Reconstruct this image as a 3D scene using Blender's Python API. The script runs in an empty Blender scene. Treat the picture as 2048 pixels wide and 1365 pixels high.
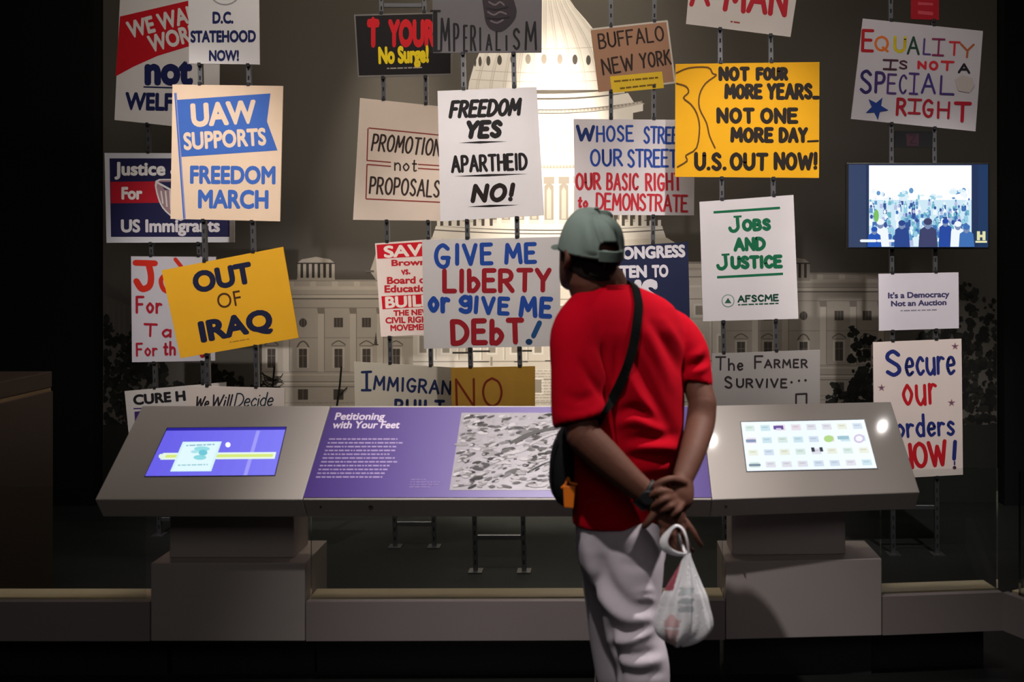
import bpy, bmesh, math, random
from mathutils import Vector, Matrix
from mathutils.bvhtree import BVHTree
from mathutils.geometry import tessellate_polygon
V = Vector
SC = bpy.context.scene
COL = SC.collection
random.seed(7)

# ------------------------------------------------------------------ camera, world, lights, exposure
FPX, CX, CY, EYE = 2000.0, 1200.0, 520.0, 1.6           # focal length and principal point measured in photo pixels
cam_d = bpy.data.cameras.new('camera'); cam = bpy.data.objects.new('camera', cam_d); COL.objects.link(cam)
cam.location = (0, 0, EYE); cam.rotation_euler = (math.radians(90), 0, 0)
cam_d.sensor_width = 36; cam_d.lens = 36 * FPX / 2048
cam_d.shift_x = (1024 - CX) / 2048; cam_d.shift_y = -(682.5 - CY) / 2048
cam_d.dof.use_dof = True; cam_d.dof.focus_distance = 5.2; cam_d.dof.aperture_fstop = 2.8
SC.camera = cam
SC.view_settings.view_transform = 'Standard'; SC.view_settings.look = 'None'
SC.view_settings.gamma = 1; SC.view_settings.use_curve_mapping = False
SC.view_settings.exposure = 0.8
w = bpy.data.worlds.new('dim_gallery'); SC.world = w; w.use_nodes = True
w.node_tree.nodes['Background'].inputs[0].default_value = (.9, .85, .8, 1)
w.node_tree.nodes['Background'].inputs[1].default_value = .004

def spot(name, loc, tgt, watts, deg, blend=.6, col=(1, .93, .84), rad=.04):
    l = bpy.data.lights.new(name, 'SPOT'); l.energy = watts; l.spot_size = math.radians(deg); l.spot_blend = blend
    l.color = col; l.shadow_soft_size = rad
    o = bpy.data.objects.new(name, l); COL.objects.link(o); o.location = loc
    o.rotation_euler = (V(tgt) - V(loc)).to_track_quat('-Z', 'Y').to_euler(); return o
def area(name, loc, tgt, watts, sx, sy, col=(1, .93, .84), spread=180):
    l = bpy.data.lights.new(name, 'AREA'); l.energy = watts; l.shape = 'RECTANGLE'; l.size = sx; l.size_y = sy
    l.color = col; l.spread = math.radians(spread)
    o = bpy.data.objects.new(name, l); COL.objects.link(o); o.location = loc
    o.rotation_euler = (V(tgt) - V(loc)).to_track_quat('-Z', 'Y').to_euler(); return o
WARM, NEUT = (1, .86, .70), (1, .93, .89)
# ceiling spots behind the placards that wash the dome on the mural, and one added area fill
spot('mural_spot', (-.35, 5.3, 4.5), (-.3, 6.6, 2.9), 54, 66, .9, WARM)
spot('mural_low_spot', (-1.35, 5.95, 4.85), (-1.35, 6.6, .9), 400, 26, 1, WARM)
spot('mural_centre_spot', (-.3, 5.95, 4.85), (-.3, 6.6, .9), 1500, 24, 1, WARM)
area('mural_wash', (-.7, 4.7, 4.6), (-.7, 6.6, 1.9), 20, 1.9, .3, WARM)  # broad area light added to lift the dark mural sky
# track spots in front of the placards, with area lights added as fill
area('placard_wash', (-.2, 3.4, 4.6), (-.2, 5.3, 1.7), 11, 5, .3, NEUT, 70)  # soft frontal fill, added to even out the placards
spot('left_sign_spot', (-2.6, 2.6, 4.4), (-2.1, 5.3, 1.65), 260, 28, .8, NEUT)
spot('middle_sign_spot', (-.9, 2.4, 4.4), (-.62, 5.2, 1.75), 205, 26, .9, NEUT)
spot('right_sign_spot', (.75, 2.4, 4.4), (.75, 5.2, 1.9), 280, 26, .9, NEUT)
spot('end_sign_spot', (2.0, 2.4, 4.4), (1.75, 5.4, 1.3), 300, 27, .9, NEUT)
spot('console_spot', (-.28, 3.3, 4.45), (-.3, 3.68, .9), 290, 34, 1.0, NEUT, .12)
spot('console_end_downlight', (2.567, 4.383, 4.45), (1.09, 3.86, .957), 12, 12, .8, NEUT, .018)
spot('console_middle_downlight', (1.277, 4.122, 4.45), (.419, 3.72, .926), 12, 12, .8, NEUT, .013)
spot('visitor_spot', (-.7, 1.15, 4.4), (.05, 3.1, .1), 240, 40, .9, NEUT)
spot('visitor_side_spot', (1.9, 3.4, 4.4), (.34, 3.0, 1.3), 620, 16, .9, NEUT)
area('gallery_bounce', (0, -1.2, 3.6), (0, 4, .6), 12, 3, 1.5, NEUT)  # unseen area light behind the viewer, added as general fill

# ------------------------------------------------------------------ helpers
def at(px, py, Y):
    """point at depth Y seen at photo position px, py"""
    return V(((px - CX) * Y / FPX, Y, EYE - (py - CY) * Y / FPX))
def lin(c): return tuple(((x / 255) / 12.92 if x / 255 <= .04045 else ((x / 255 + .055) / 1.055) ** 2.4) for x in c)
MATS = {}
def mat(rgb, rough=.6, metal=0, noise=.06, scale=18, bump=0, coat=0, key='', emit=0, spec=.5):
    k = (tuple(rgb), rough, metal, noise, scale, bump, coat, key, emit, spec)
    if k in MATS: return MATS[k]
    m = bpy.data.materials.new('%s_%d_%d_%d' % ((key or 'paint',) + tuple(int(v) for v in rgb))); m.use_nodes = True
    nt = m.node_tree; b = nt.nodes['Principled BSDF']; c = lin(rgb)
    b.inputs['Base Color'].default_value = (*c, 1); b.inputs['Roughness'].default_value = rough
    b.inputs['Metallic'].default_value = metal; b.inputs['Specular IOR Level'].default_value = spec
    if coat: b.inputs['Coat Weight'].default_value = coat; b.inputs['Coat Roughness'].default_value = .06
    if emit:
        b.inputs['Emission Color'].default_value = (*c, 1); b.inputs['Emission Strength'].default_value = emit
        b.inputs['Base Color'].default_value = (.01, .01, .01, 1)
    if noise and not emit:
        tc = nt.nodes.new('ShaderNodeTexCoord'); n = nt.nodes.new('ShaderNodeTexNoise')
        n.inputs['Scale'].default_value = scale; n.inputs['Detail'].default_value = 4
        nt.links.new(tc.outputs['Object'], n.inputs['Vector'])
        mx = nt.nodes.new('ShaderNodeMix'); mx.data_type = 'RGBA'
        mx.inputs[6].default_value = (*[v * (1 - noise) for v in c], 1); mx.inputs[7].default_value = (*[min(1, v * (1 + noise)) for v in c], 1)
        nt.links.new(n.outputs['Fac'], mx.inputs[0]); nt.links.new(mx.outputs[2], b.inputs['Base Color'])
        if bump:
            bp = nt.nodes.new('ShaderNodeBump'); bp.inputs['Strength'].default_value = bump; bp.inputs['Distance'].default_value = .004
            nt.links.new(n.outputs['Fac'], bp.inputs['Height']); nt.links.new(bp.outputs[0], b.inputs['Normal'])
    MATS[k] = m; return m

def link(name, me, parent=None, loc=None):
    o = bpy.data.objects.new(name, me); COL.objects.link(o)
    if loc is not None: o.location = loc
    if parent is not None: o.parent = parent
    return o
def tag(o, label=None, cat=None, group=None, kind=None):
    if label: o['label'] = label
    if cat: o['category'] = cat
    if group: o['group'] = group
    if kind: o['kind'] = kind
    return o
def wpos(o):
    p = V((0, 0, 0))
    while o is not None: p += o.location; o = o.parent
    return p
def mesh(name, bm, mats, parent=None, origin=None, smooth=False):
    """one object from a bmesh given in world coordinates"""
    if origin is None: origin = wpos(parent) if parent else V((0, 0, 0))
    bmesh.ops.translate(bm, verts=bm.verts, vec=-V(origin))
    me = bpy.data.meshes.new(name); bm.to_mesh(me); bm.free()
    for m in (mats if isinstance(mats, (list, tuple)) else [mats]): me.materials.append(m)
    if smooth:
        for p in me.polygons: p.use_smooth = True
    return link(name, me, parent, V(origin) - (wpos(parent) if parent else V((0, 0, 0))))
def empty(name, loc, label, cat, group=None):
    o = bpy.data.objects.new(name, None); COL.objects.link(o); o.location = loc; o.empty_display_size = .1
    return tag(o, label, cat, group)
def hexa(bm, c, mi=0):
    """box from 8 corners: bottom 4 (ccw) then top 4"""
    vs = [bm.verts.new(p) for p in c]
    for f in ((3, 2, 1, 0), (4, 5, 6, 7), (0, 1, 5, 4), (1, 2, 6, 5), (2, 3, 7, 6), (3, 0, 4, 7)):
        bm.faces.new([vs[i] for i in f]).material_index = mi
    return vs
def box(bm, x0, x1, y0, y1, z0, z1, mi=0):
    return hexa(bm, [(x0, y0, z0), (x1, y0, z0), (x1, y1, z0), (x0, y1, z0), (x0, y0, z1), (x1, y0, z1), (x1, y1, z1), (x0, y1, z1)], mi)
def bevel(bm, w, seg=2):
    bmesh.ops.bevel(bm, geom=list(bm.edges), offset=w, segments=seg, profile=.5, affect='EDGES', clamp_overlap=True)
CURBM = mat((138, 128, 127), .5, noise=.04, scale=5, key='curb_laminate'); LEDGE_LIT = mat((206, 192, 160), .5, noise=.04, scale=5, key='ledge_painted_glow')  # ledge colour is the curb's, lightened and warmed to paint in the mural's glow
def structure(name, bm, m): return tag(mesh(name, bm, m), kind='structure')
def crom(pts, n=6, closed=False):
    P = [V((*p, 0)[:3]) if len(p) == 2 else V(p) for p in pts]; out = []
    N = len(P); rng = N if closed else N - 1
    for i in range(rng):
        g = lambda k: P[k % N] if closed else P[max(0, min(N - 1, k))]
        a, b, c, d = g(i - 1), g(i), g(i + 1), g(i + 2)
        for j in range(n):
            t = j / n
            out.append(.5 * ((2 * b) + (c - a) * t + (2 * a - 5 * b + 4 * c - d) * t * t + (3 * b - a - 3 * c + d) * t ** 3))
    if not closed: out.append(P[-1])
    return out

# ------------------------------------------------------------------ hand lettering: own stroke alphabet (height 1)
C_ = 'c'
G = {
'A': (.72, [[(0, 0), (.36, 1), (.72, 0)], [(.14, .36), (.58, .36)]]),
'B': (.58, [[(0, 0), (0, 1)], [C_, (0, 1), (.38, .97), (.5, .77), (.36, .56), (0, .53)], [C_, (0, .53), (.42, .51), (.58, .27), (.42, .03), (0, 0)]]),
'C': (.62, [[C_, (.6, .82), (.38, 1), (.12, .84), (.02, .5), (.12, .16), (.38, 0), (.61, .17)]]),
'D': (.64, [[(0, 0), (0, 1)], [C_, (0, 1), (.35, .96), (.62, .68), (.62, .32), (.35, .04), (0, 0)]]),
'E': (.54, [[(.52, 1), (0, 1), (0, 0), (.54, 0)], [(0, .53), (.44, .53)]]),
'F': (.52, [[(.52, 1), (0, 1), (0, 0)], [(0, .53), (.42, .53)]]),
'G': (.68, [[C_, (.62, .84), (.38, 1), (.12, .84), (.02, .5), (.12, .16), (.38, 0), (.6, .12), (.64, .42)], [(.36, .42), (.68, .42)]]),
'H': (.62, [[(0, 0), (0, 1)], [(.62, 0), (.62, 1)], [(0, .52), (.62, .52)]]),
'I': (.14, [[(.07, 0), (.07, 1)]]),
'J': (.46, [[C_, (.42, 1), (.42, .6), (.41, .22), (.24, 0), (.06, .06), (0, .26)]]),
'K': (.6, [[(0, 0), (0, 1)], [(.56, 1), (0, .42)], [(.18, .58), (.6, 0)]]),
'L': (.5, [[(0, 1), (0, 0), (.5, 0)]]),
'M': (.82, [[(0, 0), (.08, 1), (.41, .32), (.74, 1), (.82, 0)]]),
'N': (.62, [[(0, 0), (0, 1), (.62, 0), (.62, 1)]]),
'O': (.68, [[C_, (.34, 1), (.1, .85), (0, .5), (.1, .15), (.34, 0), (.58, .15), (.68, .5), (.58, .85), (.34, 1)]]),
'P': (.54, [[(0, 0), (0, 1)], [C_, (0, 1), (.4, .97), (.54, .74), (.4, .5), (0, .46)]]),
'Q': (.7, [[C_, (.34, 1), (.1, .85), (0, .5), (.1, .15), (.34, 0), (.58, .15), (.68, .5), (.58, .85), (.34, 1)], [(.42, .22), (.7, -.06)]]),
'R': (.6, [[(0, 0), (0, 1)], [C_, (0, 1), (.4, .97), (.54, .75), (.4, .53), (0, .48)], [(.24, .49), (.6, 0)]]),
'S': (.54, [[C_, (.5, .84), (.3, 1), (.08, .9), (.05, .7), (.26, .53), (.47, .36), (.5, .14), (.27, 0), (.02, .14)]]),
'T': (.64, [[(0, 1), (.64, 1)], [(.32, 1), (.32, 0)]]),
'U': (.62, [[C_, (0, 1), (0, .6), (.03, .2), (.3, 0), (.58, .2), (.62, .6), (.62, 1)]]),
'V': (.66, [[(0, 1), (.33, 0), (.66, 1)]]),
'W': (.96, [[(0, 1), (.24, 0), (.48, .8), (.72, 0), (.96, 1)]]),
'X': (.62, [[(0, 0), (.62, 1)], [(0, 1), (.62, 0)]]),
'Y': (.64, [[(0, 1), (.32, .5), (.64, 1)], [(.32, .5), (.3, 0)]]),
'a': (.42, [[C_, (.4, .5), (.2, .58), (.02, .3), (.16, 0), (.38, .2)], [(.4, .56), (.42, 0)]]),
'b': (.46, [[(0, 1), (0, 0)], [C_, (0, .45), (.24, .6), (.46, .32), (.24, 0), (0, .06)]]),
'c': (.42, [[C_, (.4, .48), (.22, .6), (.02, .3), (.2, 0), (.42, .12)]]),
'd': (.46, [[(.44, 1), (.44, 0)], [C_, (.44, .46), (.2, .6), (0, .3), (.2, 0), (.44, .1)]]),
'e': (.44, [[C_, (.02, .3), (.42, .34), (.34, .56), (.14, .56), (.02, .28), (.18, 0), (.42, .1)]]),
'g': (.46, [[C_, (.42, .52), (.2, .64), (.02, .42), (.2, .2), (.42, .34)], [C_, (.44, .62), (.44, .2), (.4, -.1), (.2, -.16), (.02, -.06)]]),
'h': (.44, [[(0, 1), (0, 0)], [C_, (0, .4), (.22, .58), (.42, .42), (.44, 0)]]),
'i': (.06, [[(.03, .55), (.03, 0)], [(.03, .78), (.03, .8)]]),
'l': (.06, [[(.03, 1), (.03, 0)]]),
'n': (.44, [[(0, .58), (0, 0)], [C_, (0, .4), (.22, .58), (.42, .42), (.44, 0)]]),
'o': (.46, [[C_, (.23, .58), (0, .3), (.23, 0), (.46, .3), (.23, .58)]]),
'r': (.34, [[(0, .58), (0, 0)], [C_, (0, .36), (.16, .56), (.34, .52)]]),
's': (.38, [[C_, (.36, .5), (.18, .6), (.04, .46), (.2, .3), (.36, .15), (.2, 0), (.0, .08)]]),
't': (.36, [[C_, (.16, .86), (.16, .2), (.2, .02), (.36, .06)], [(0, .58), (.34, .58)]]),
'u': (.44, [[C_, (0, .58), (0, .2), (.2, 0), (.42, .2)], [(.44, .58), (.44, 0)]]),
'w': (.6, [[(0, .58), (.15, 0), (.3, .5), (.45, 0), (.6, .58)]]),
'!': (.08, [[(.04, 1), (.04, .32)], [(.04, .03), (.04, .04)]]),
'.': (.08, [[(.04, .02), (.04, .03)]]), '-': (.3, [[(0, .45), (.3, .45)]]), '_': (.4, [[(0, .03), (.4, .03)]]),
"'": (.06, [[(.03, 1), (.03, .8)]]), ' ': (.34, []),
}
class Plane:
    """a flat surface in the room; pt() finds the point of it seen at a photo position"""
    def __init__(s, p, n=(0, -1, 0)): s.p = V(p); s.n = V(n).normalized()
    def pt(s, x, y, lift=0):
        d = V(((x - CX) / FPX, 1, -(y - CY) / FPX)); o = V((0, 0, EYE))
        t = (s.p - o).dot(s.n) / d.dot(s.n)
        return o + d * t + s.n * lift
class Art:
    """printed or painted surface of one board: every mark is a thin flat polygon on the board"""
    def __init__(s, plane, step=1.4e-5, start=.0004):
        s.pl = plane; s.bm = bmesh.new(); s.mats = []; s.lift = start; s.step = step; s.kw = {}; s.cyc = None
    def mi(s, c):
        m = c if isinstance(c, bpy.types.Material) else mat(c, .62, noise=.05, spec=.25, key='paint', **s.kw)
        if m not in s.mats: s.mats.append(m)
        return s.mats.index(m)
    def poly(s, pts, c, bump=True):
        if s.cyc is not None: s.cyc = (s.cyc + 1) % 24
        elif bump: s.lift += s.step
        lf = s.lift + (s.cyc or 0) * 2.5e-6
        vs = [s.bm.verts.new(s.pl.pt(p[0], p[1], lf)) for p in pts]
        if len(vs) > 4:
            for t in tessellate_polygon([[V((p[0], p[1], 0)) for p in pts]]):
                s.face([vs[i] for i in t], s.mi(c))
        else: s.face(vs, s.mi(c))
    def face(s, vs, mi):
        try: f = s.bm.faces.new(vs)
        except ValueError: return
        f.material_index = mi; f.normal_update()
        if f.normal.dot(s.pl.n) < 0: f.normal_flip()
    def disc(s, x, y, rx, ry, c, n=14, rot=0):
        cr, sr = math.cos(rot), math.sin(rot)
        s.poly([(x + rx * math.cos(a) * cr - ry * math.sin(a) * sr, y + rx * math.cos(a) * sr + ry * math.sin(a) * cr) for a in [2 * math.pi * i / n for i in range(n)]], c)
    def board(s, q, c, t=.008, edge=None):
        """box body of the board: four corners, thickness backwards"""
        f = [s.pl.pt(*p) for p in q]; b = [p - s.pl.n * t for p in f]
        F = [s.bm.verts.new(p) for p in f]; B = [s.bm.verts.new(p) for p in b]
        me = s.mi(edge or c); s.face(F, s.mi(c))
        s.bm.faces.new(B[::-1]).material_index = me
        for i in range(4):
            j = (i + 1) % 4; s.bm.faces.new([F[i], B[i], B[j], F[j]]).material_index = me
    def line(s, pts, t, c, cap=True):
        for (x0, y0), (x1, y1) in zip(pts[:-1], pts[1:]):
            L = math.hypot(x1 - x0, y1 - y0)
            if L > 1e-4:
                nx, ny = -(y1 - y0) / L * t / 2, (x1 - x0) / L * t / 2
                s.poly([(x0 + nx, y0 + ny), (x0 - nx, y0 - ny), (x1 - nx, y1 - ny), (x1 + nx, y1 + ny)], c)
        if cap:
            for x, y in pts: s.disc(x, y, t / 2, t / 2, c, 8)
    def hand(s, text, x0, y0, x1, y1, h, t, c, shear=0, serif=False, gap=.17, jit=.02, seed=0, cols=None):
        """brush or marker lettering along a baseline, stretched to its length"""
        s.lift += 2e-5; s.cyc = 0; rn = random.Random(text + str(seed)); g = gap + t / h * .9
        W = sum(G[ch][0] for ch in text) + g * (len(text) - 1); L = math.hypot(x1 - x0, y1 - y0)
        ux, uy = (x1 - x0) / L, (y1 - y0) / L; hh = h - t; cur = 0; sx = (L - t) / W
        def tr(x, y):
            a = x * sx + t / 2 + shear * y * hh; b = y * hh + t / 2
            return (x0 + ux * a + uy * b, y0 + uy * a - ux * b)
        for i, ch in enumerate(text):
            cc = cols[i] if cols else c; dy = rn.uniform(-jit, jit)
            for st in G[ch][1]:
                if st[0] == C_: P = [(p.x, p.y) for p in crom(st[1:], 4)]
                else: P = st
                Q = [tr(cur + p[0] + (rn.uniform(-jit, jit) if jit and st[0] != C_ else 0), p[1] + dy) for p in P]
                s.line(Q, t, cc)
                if serif and st[0] != C_:
                    for p in (P[0], P[-1]):
                        if abs(p[1]) < .05 or abs(p[1] - 1) < .05:
                            a, b = tr(cur + p[0] - .11, p[1]), tr(cur + p[0] + .11, p[1]); s.line([a, b], t * .45, cc, False)
            cur += G[ch][0] + g
        s.cyc = None; s.lift += 6e-5
    def type(s, text, x0, y0, x1, y1, h, c, bold=.02, shear=0):
        """printed type fitted to a baseline and the height of its highest letter"""
        vs, fs = glyphs(text, 0); r = bold * 1.35
        ax = [v[0] for v in vs]; ay = [v[1] for v in vs]; mx, MX, MY = min(ax) - r, max(ax) + r, max(ay) + r
        L = math.hypot(x1 - x0, y1 - y0); ux, uy = (x1 - x0) / L, (y1 - y0) / L; m = s.mi(c)
        for k in range(9 if bold else 1):                       # heavier type: the glyph printed again a little to each side
            dx, dy = (r * math.cos(k * .785), r * math.sin(k * .785)) if k < 8 and bold else (0, 0)
            s.lift += 4e-6; out = []
            for v in vs:
                b = (v[1] + dy) / MY * h; a = (v[0] + dx - mx) / (MX - mx) * L + shear * b
                out.append(s.bm.verts.new(s.pl.pt(x0 + ux * a + uy * b, y0 + uy * a - ux * b, s.lift)))
            for f in fs: s.face([out[i] for i in f], m)
    def dashes(s, x0, y0, x1, y1, t, c, seed=1):
        """a line of print too small to read"""
        rn = random.Random(seed); L = math.hypot(x1 - x0, y1 - y0); a = 0; s.lift += s.step; s.cyc = 0
        while a < L - 2:
            w = min(rn.uniform(3, 14), L - a); f, g = a / L, (a + w) / L
            s.line([(x0 + (x1 - x0) * f, y0 + (y1 - y0) * f), (x0 + (x1 - x0) * g, y0 + (y1 - y0) * g)], t, c, False); a += w + 2
        s.cyc = None
    def done(s, name, parent=None, origin=None): return mesh(name, s.bm, s.mats, parent, origin)
GL = {}
def glyphs(text, bold):
    k = (text, bold)
    if k not in GL:
        cu = bpy.data.curves.new('type', 'FONT'); cu.body = text; cu.offset = bold; cu.resolution_u = 4; cu.fill_mode = 'FRONT'
        o = bpy.data.objects.new('type', cu); COL.objects.link(o)
        dg = bpy.context.evaluated_depsgraph_get(); dg.update(); e = o.evaluated_get(dg); me = e.to_mesh()
        GL[k] = ([tuple(v.co) for v in me.vertices], [tuple(p.vertices) for p in me.polygons])
        e.to_mesh_clear(); bpy.data.objects.remove(o); bpy.data.curves.remove(cu)
    return GL[k]

# ------------------------------------------------------------------ the room
BLACK = mat((20, 20, 21), .85, noise=.15, scale=3, key='black_wall', spec=.15)
FLOORM = mat((27, 29, 28), .7, noise=.25, scale=25, bump=.15, key='dark_carpet', spec=.2)
bm = bmesh.new(); box(bm, -6, 5, -3, 7, -.1, 0); structure('floor', bm, FLOORM)
bm = bmesh.new(); box(bm, -6, 5, -3, 7, 4.9, 5.0); structure('ceiling', bm, BLACK)
bm = bmesh.new(); box(bm, -6, 5, 6.68, 6.8, 0, 4.9); structure('wall_back', bm, BLACK)
bm = bmesh.new(); box(bm, -6.2, -6, -3, 7, 0, 4.9); structure('wall_left', bm, BLACK)
bm = bmesh.new(); box(bm, 5, 5.2, -3, 7, 0, 4.9); structure('wall_right', bm, BLACK)
bm = bmesh.new(); box(bm, -6, 5, -3.2, -3, 0, 4.9); structure('wall_front', bm, BLACK)
# black returns that end the mural left and right
bm = bmesh.new(); box(bm, -6, -3.29, 6.5, 6.68, 0, 4.9); structure('wall_left_return', bm, BLACK)
bm = bmesh.new(); box(bm, 2.63, 5, 6.5, 6.68, 0, 4.9); structure('wall_right_return', bm, BLACK)

# ------------------------------------------------------------------ photo mural
def build_mural():
    a = Art(Plane((0, 6.6, 0)), step=1.1e-6, start=.0004)
    SKY, SKY2 = (92, 88, 82), (76, 73, 69)
    W0, W1, W2, W3, DK, DD = (236, 232, 224), (222, 216, 205), (198, 191, 180), (160, 153, 143), (84, 79, 74), (48, 46, 44)
    a.board([(206, -150), (1994, -150), (1994, 1012), (206, 1012)], mat(SKY, .8, noise=.16, scale=.9, key='mural_sky', spec=.2), t=.04, edge=DD)
    # far dome and drum
    cx = 1098
    def tier(y0, h0, y1, h1, c, sag=0, off=0, n=16):
        top = [(cx + off + h0 * (2 * i / n - 1), y0 + sag * (1 - (2 * i / n - 1) ** 2)) for i in range(n + 1)]
        bot = [(cx + off + h1 * (2 * i / n - 1), y1 + sag * (1 - (2 * i / n - 1) ** 2)) for i in range(n + 1)]
        for i in range(n): a.poly([top[i], top[i + 1], bot[i + 1], bot[i]], c, i == 0)
    # crown of the dome
    prof = [(-140, 18), (-95, 30), (-70, 34), (-40, 36), (-20, 40), (0, 52), (15, 62), (40, 84), (70, 108), (100, 127), (130, 140), (165, 150), (180, 152)]
    for (y0, h0), (y1, h1) in zip(prof[:-1], prof[1:]): tier(y0, h0, y1, h1, W0, 0, -10)
    for k in range(-5, 6):                                   # ribs
        f = k / 5.6
        a.line([(cx - 10 + f * h, y) for y, h in prof[5:]], 3.2, W1, False)
        a.line([(cx - 6 + f * h, y) for y, h in prof[5:]], 1.3, W2, False)
    for k in range(-6, 7):                                   # little oval windows on the ribs
        f = math.sin(k / 6.6 * 1.5); a.disc(cx - 10 + f * 141, 118 + 6 * f * f, 4.4 * math.cos(k / 6.6 * 1.4) + 1.2, 10, DK if abs(k) > 1 else W3)
    for yy in (92, 140, 158): tier(yy, 118 + (yy - 92) * .45, yy + 1.4, 118 + (yy - 92) * .45, W2, 5, -8)
    tier(178, 152, 186, 158, W1, 10, -6); tier(186, 160, 205, 172, W0, 14, -2); tier(203, 178, 208, 190, W2, 18, 2)
    tier(208, 186, 222, 186, W0, 20, 2)
    for k in range(-24, 25):
        f = k / 24.5; a.disc(cx + 2 + f * 186, 203 + 20 * (1 - f * f), 2.6, 2.2, W3, 6)
    tier(222, 168, 306, 168, W0, 18, 0)
    for k in range(-6, 7):
        f = math.sin(k / 6.8 * 1.45); x = cx + f * 166; wd = 9 * math.cos(k / 6.8 * 1.4) + 2; yy = 244 + 16 * (1 - f * f)
        a.poly([(x - wd, yy + 46), (x - wd, yy + 8), (x - wd * .6, yy + 1), (x, yy - 2), (x + wd * .6, yy + 1), (x + wd, yy + 8), (x + wd, yy + 46)], W2)
        a.poly([(x - wd * .6, yy + 44), (x - wd * .6, yy + 12), (x, yy + 5), (x + wd * .6, yy + 12), (x + wd * .6, yy + 44)], W1)
    tier(306, 184, 318, 192, W1, 14); tier(318, 196, 325, 196, W3, 13); tier(325, 204, 342, 204, W0, 12)
    for k in range(-30, 31): a.disc(cx + k / 30.5 * 198, 320 + 13 * (1 - (k / 30.5) ** 2), 2.4, 3, W2, 6)
    tier(342, 196, 440, 196, W1, 10)                          # colonnade
    for k in range(-9, 10):
        f = math.sin(k / 9.6 * 1.5); x = cx + f * 190; wd = 11 * math.cos(k / 9.6 * 1.4) + 2
        a.poly([(x - wd * .9, 344 + 10 * (1 - f * f)), (x + wd * .9, 344 + 10 * (1 - f * f)), (x + wd * .9, 358 + 10 * (1 - f * f)), (x - wd * .9, 358 + 10 * (1 - f * f))], W3)
        a.poly([(x - wd * .7, 440), (x - wd * .7, 372), (x, 364), (x + wd * .7, 372), (x + wd * .7, 440)], W3)
        a.poly([(x - wd * .35, 438), (x - wd * .35, 382), (x, 374), (x + wd * .35, 382), (x + wd * .35, 438)], DK if abs(k) > 3 else W2)
    for k in range(-9, 9):
        f = math.sin((k + .5) / 9.6 * 1.5); x = cx + f * 192; a.poly([(x - 4, 344), (x + 4, 344), (x + 4.5, 448), (x - 4.5, 448)], W0)
    tier(440, 224, 452, 224, W0, 8); tier(452, 226, 476, 234, W0, 10); tier(459, 230, 461, 232, DK, 8); tier(476, 236, 492, 262, W1, 6)
    for k in range(-13, 14):                                  # balusters / short columns under the drum
        x = cx + k * 16.5
        if abs(k) > 6: a.poly([(x - 3, 424), (x + 3, 424), (x + 3, 452), (x - 3, 452)], DK)
    # central block and portico
    a.poly([(866, 486), (1352, 486), (1362, 524), (1440, 524), (1444, 560), (1450, 1000), (822, 1000), (826, 524), (862, 520)], W1)
    for yy, t, c in ((528, 3, W3), (540, 5, W2), (556, 2.4, W3), (575, 4, W0), (600, 2, W3), (640, 2, W2), (724, 2, W3), (742, 3, W0), (760, 2, W3), (790, 2, W2), (806, 1.6, W3)):
        a.line([(826, yy), (1448, yy - 2)], t, c, False)
    for x in range(846, 1450, 46):
        for yy, hh in ((612, 18), (672, 34), (760, 26)):
            a.poly([(x - 11, yy - 4), (x + 11, yy - 4), (x + 11, yy + hh + 4), (x - 11, yy + hh + 4)], W0)
            a.poly([(x - 7, yy), (x + 7, yy), (x + 7, yy + hh), (x - 7, yy + hh)], W3)
        a.line([(x + 23, 560), (x + 23, 720)], 3, W0, False); a.line([(x + 26, 560), (x + 26, 720)], 1.2, W3, False)
    for x0, x1, yy in ((942, 980, 703), (1034, 1064, 702), (905, 940, 706)): a.line([(x0, yy), (x1, yy)], 3.5, DD, False)
    for x0, x1, yy in ((945, 978, 724), (1028, 1056, 724), (1090, 1110, 722)): a.line([(x0, yy), (x1, yy)], 2, DK, False)
    a.line([(983, 714), (983, 732)], 4, W3, False)
    for i in range(14): a.dashes(1060, 742 + i * 6, 1106, 742 + i * 6, 1.1, W3, i)
    # wings left and right with parapet, pilasters and windows
    def wing(x0, x1, c, win, pil, dk, y=0):
        a.poly([(x0, 578 + y), (x1, 578 + y), (x1, 1000), (x0, 1000)], c(0))
        a.poly([(x0 - 4, 560 + y), (x1, 560 + y), (x1, 573 + y), (x0 - 4, 573 + y)], c(0)); a.poly([(x0 - 8, 573 + y), (x1, 573 + y), (x1, 580 + y), (x0 - 8, 580 + y)], c(1))
        for yy, t, k in ((562, 1.6, 2), (590, 1.6, 2), (593, 5, 1), (598, 2.2, 3), (616, 1.4, 2), (676, 1.2, 2), (744, 1.4, 2), (750, 3, 1), (764, 2, 2), (767, 3, 1), (774, 1.4, 3)):
            a.line([(x0 - 2, yy + y), (x1, yy + y)], t, c(k), False)
        for x in range(int(x0) + 8, int(x1), 44): a.poly([(x, 563 + y), (x + 12, 563 + y), (x + 12, 573 + y), (x, 573 + y)], c(1))
        for x in pil:
            a.poly([(x - 6, 620 + y), (x + 6, 620 + y), (x + 6, 744 + y), (x - 6, 744 + y)], c(1)); a.line([(x + 7, 622 + y), (x + 7, 742 + y)], 1.4, c(2), False)
            a.poly([(x - 8, 616 + y), (x + 8, 616 + y), (x + 6, 628 + y), (x - 6, 628 + y)], c(2))
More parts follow.
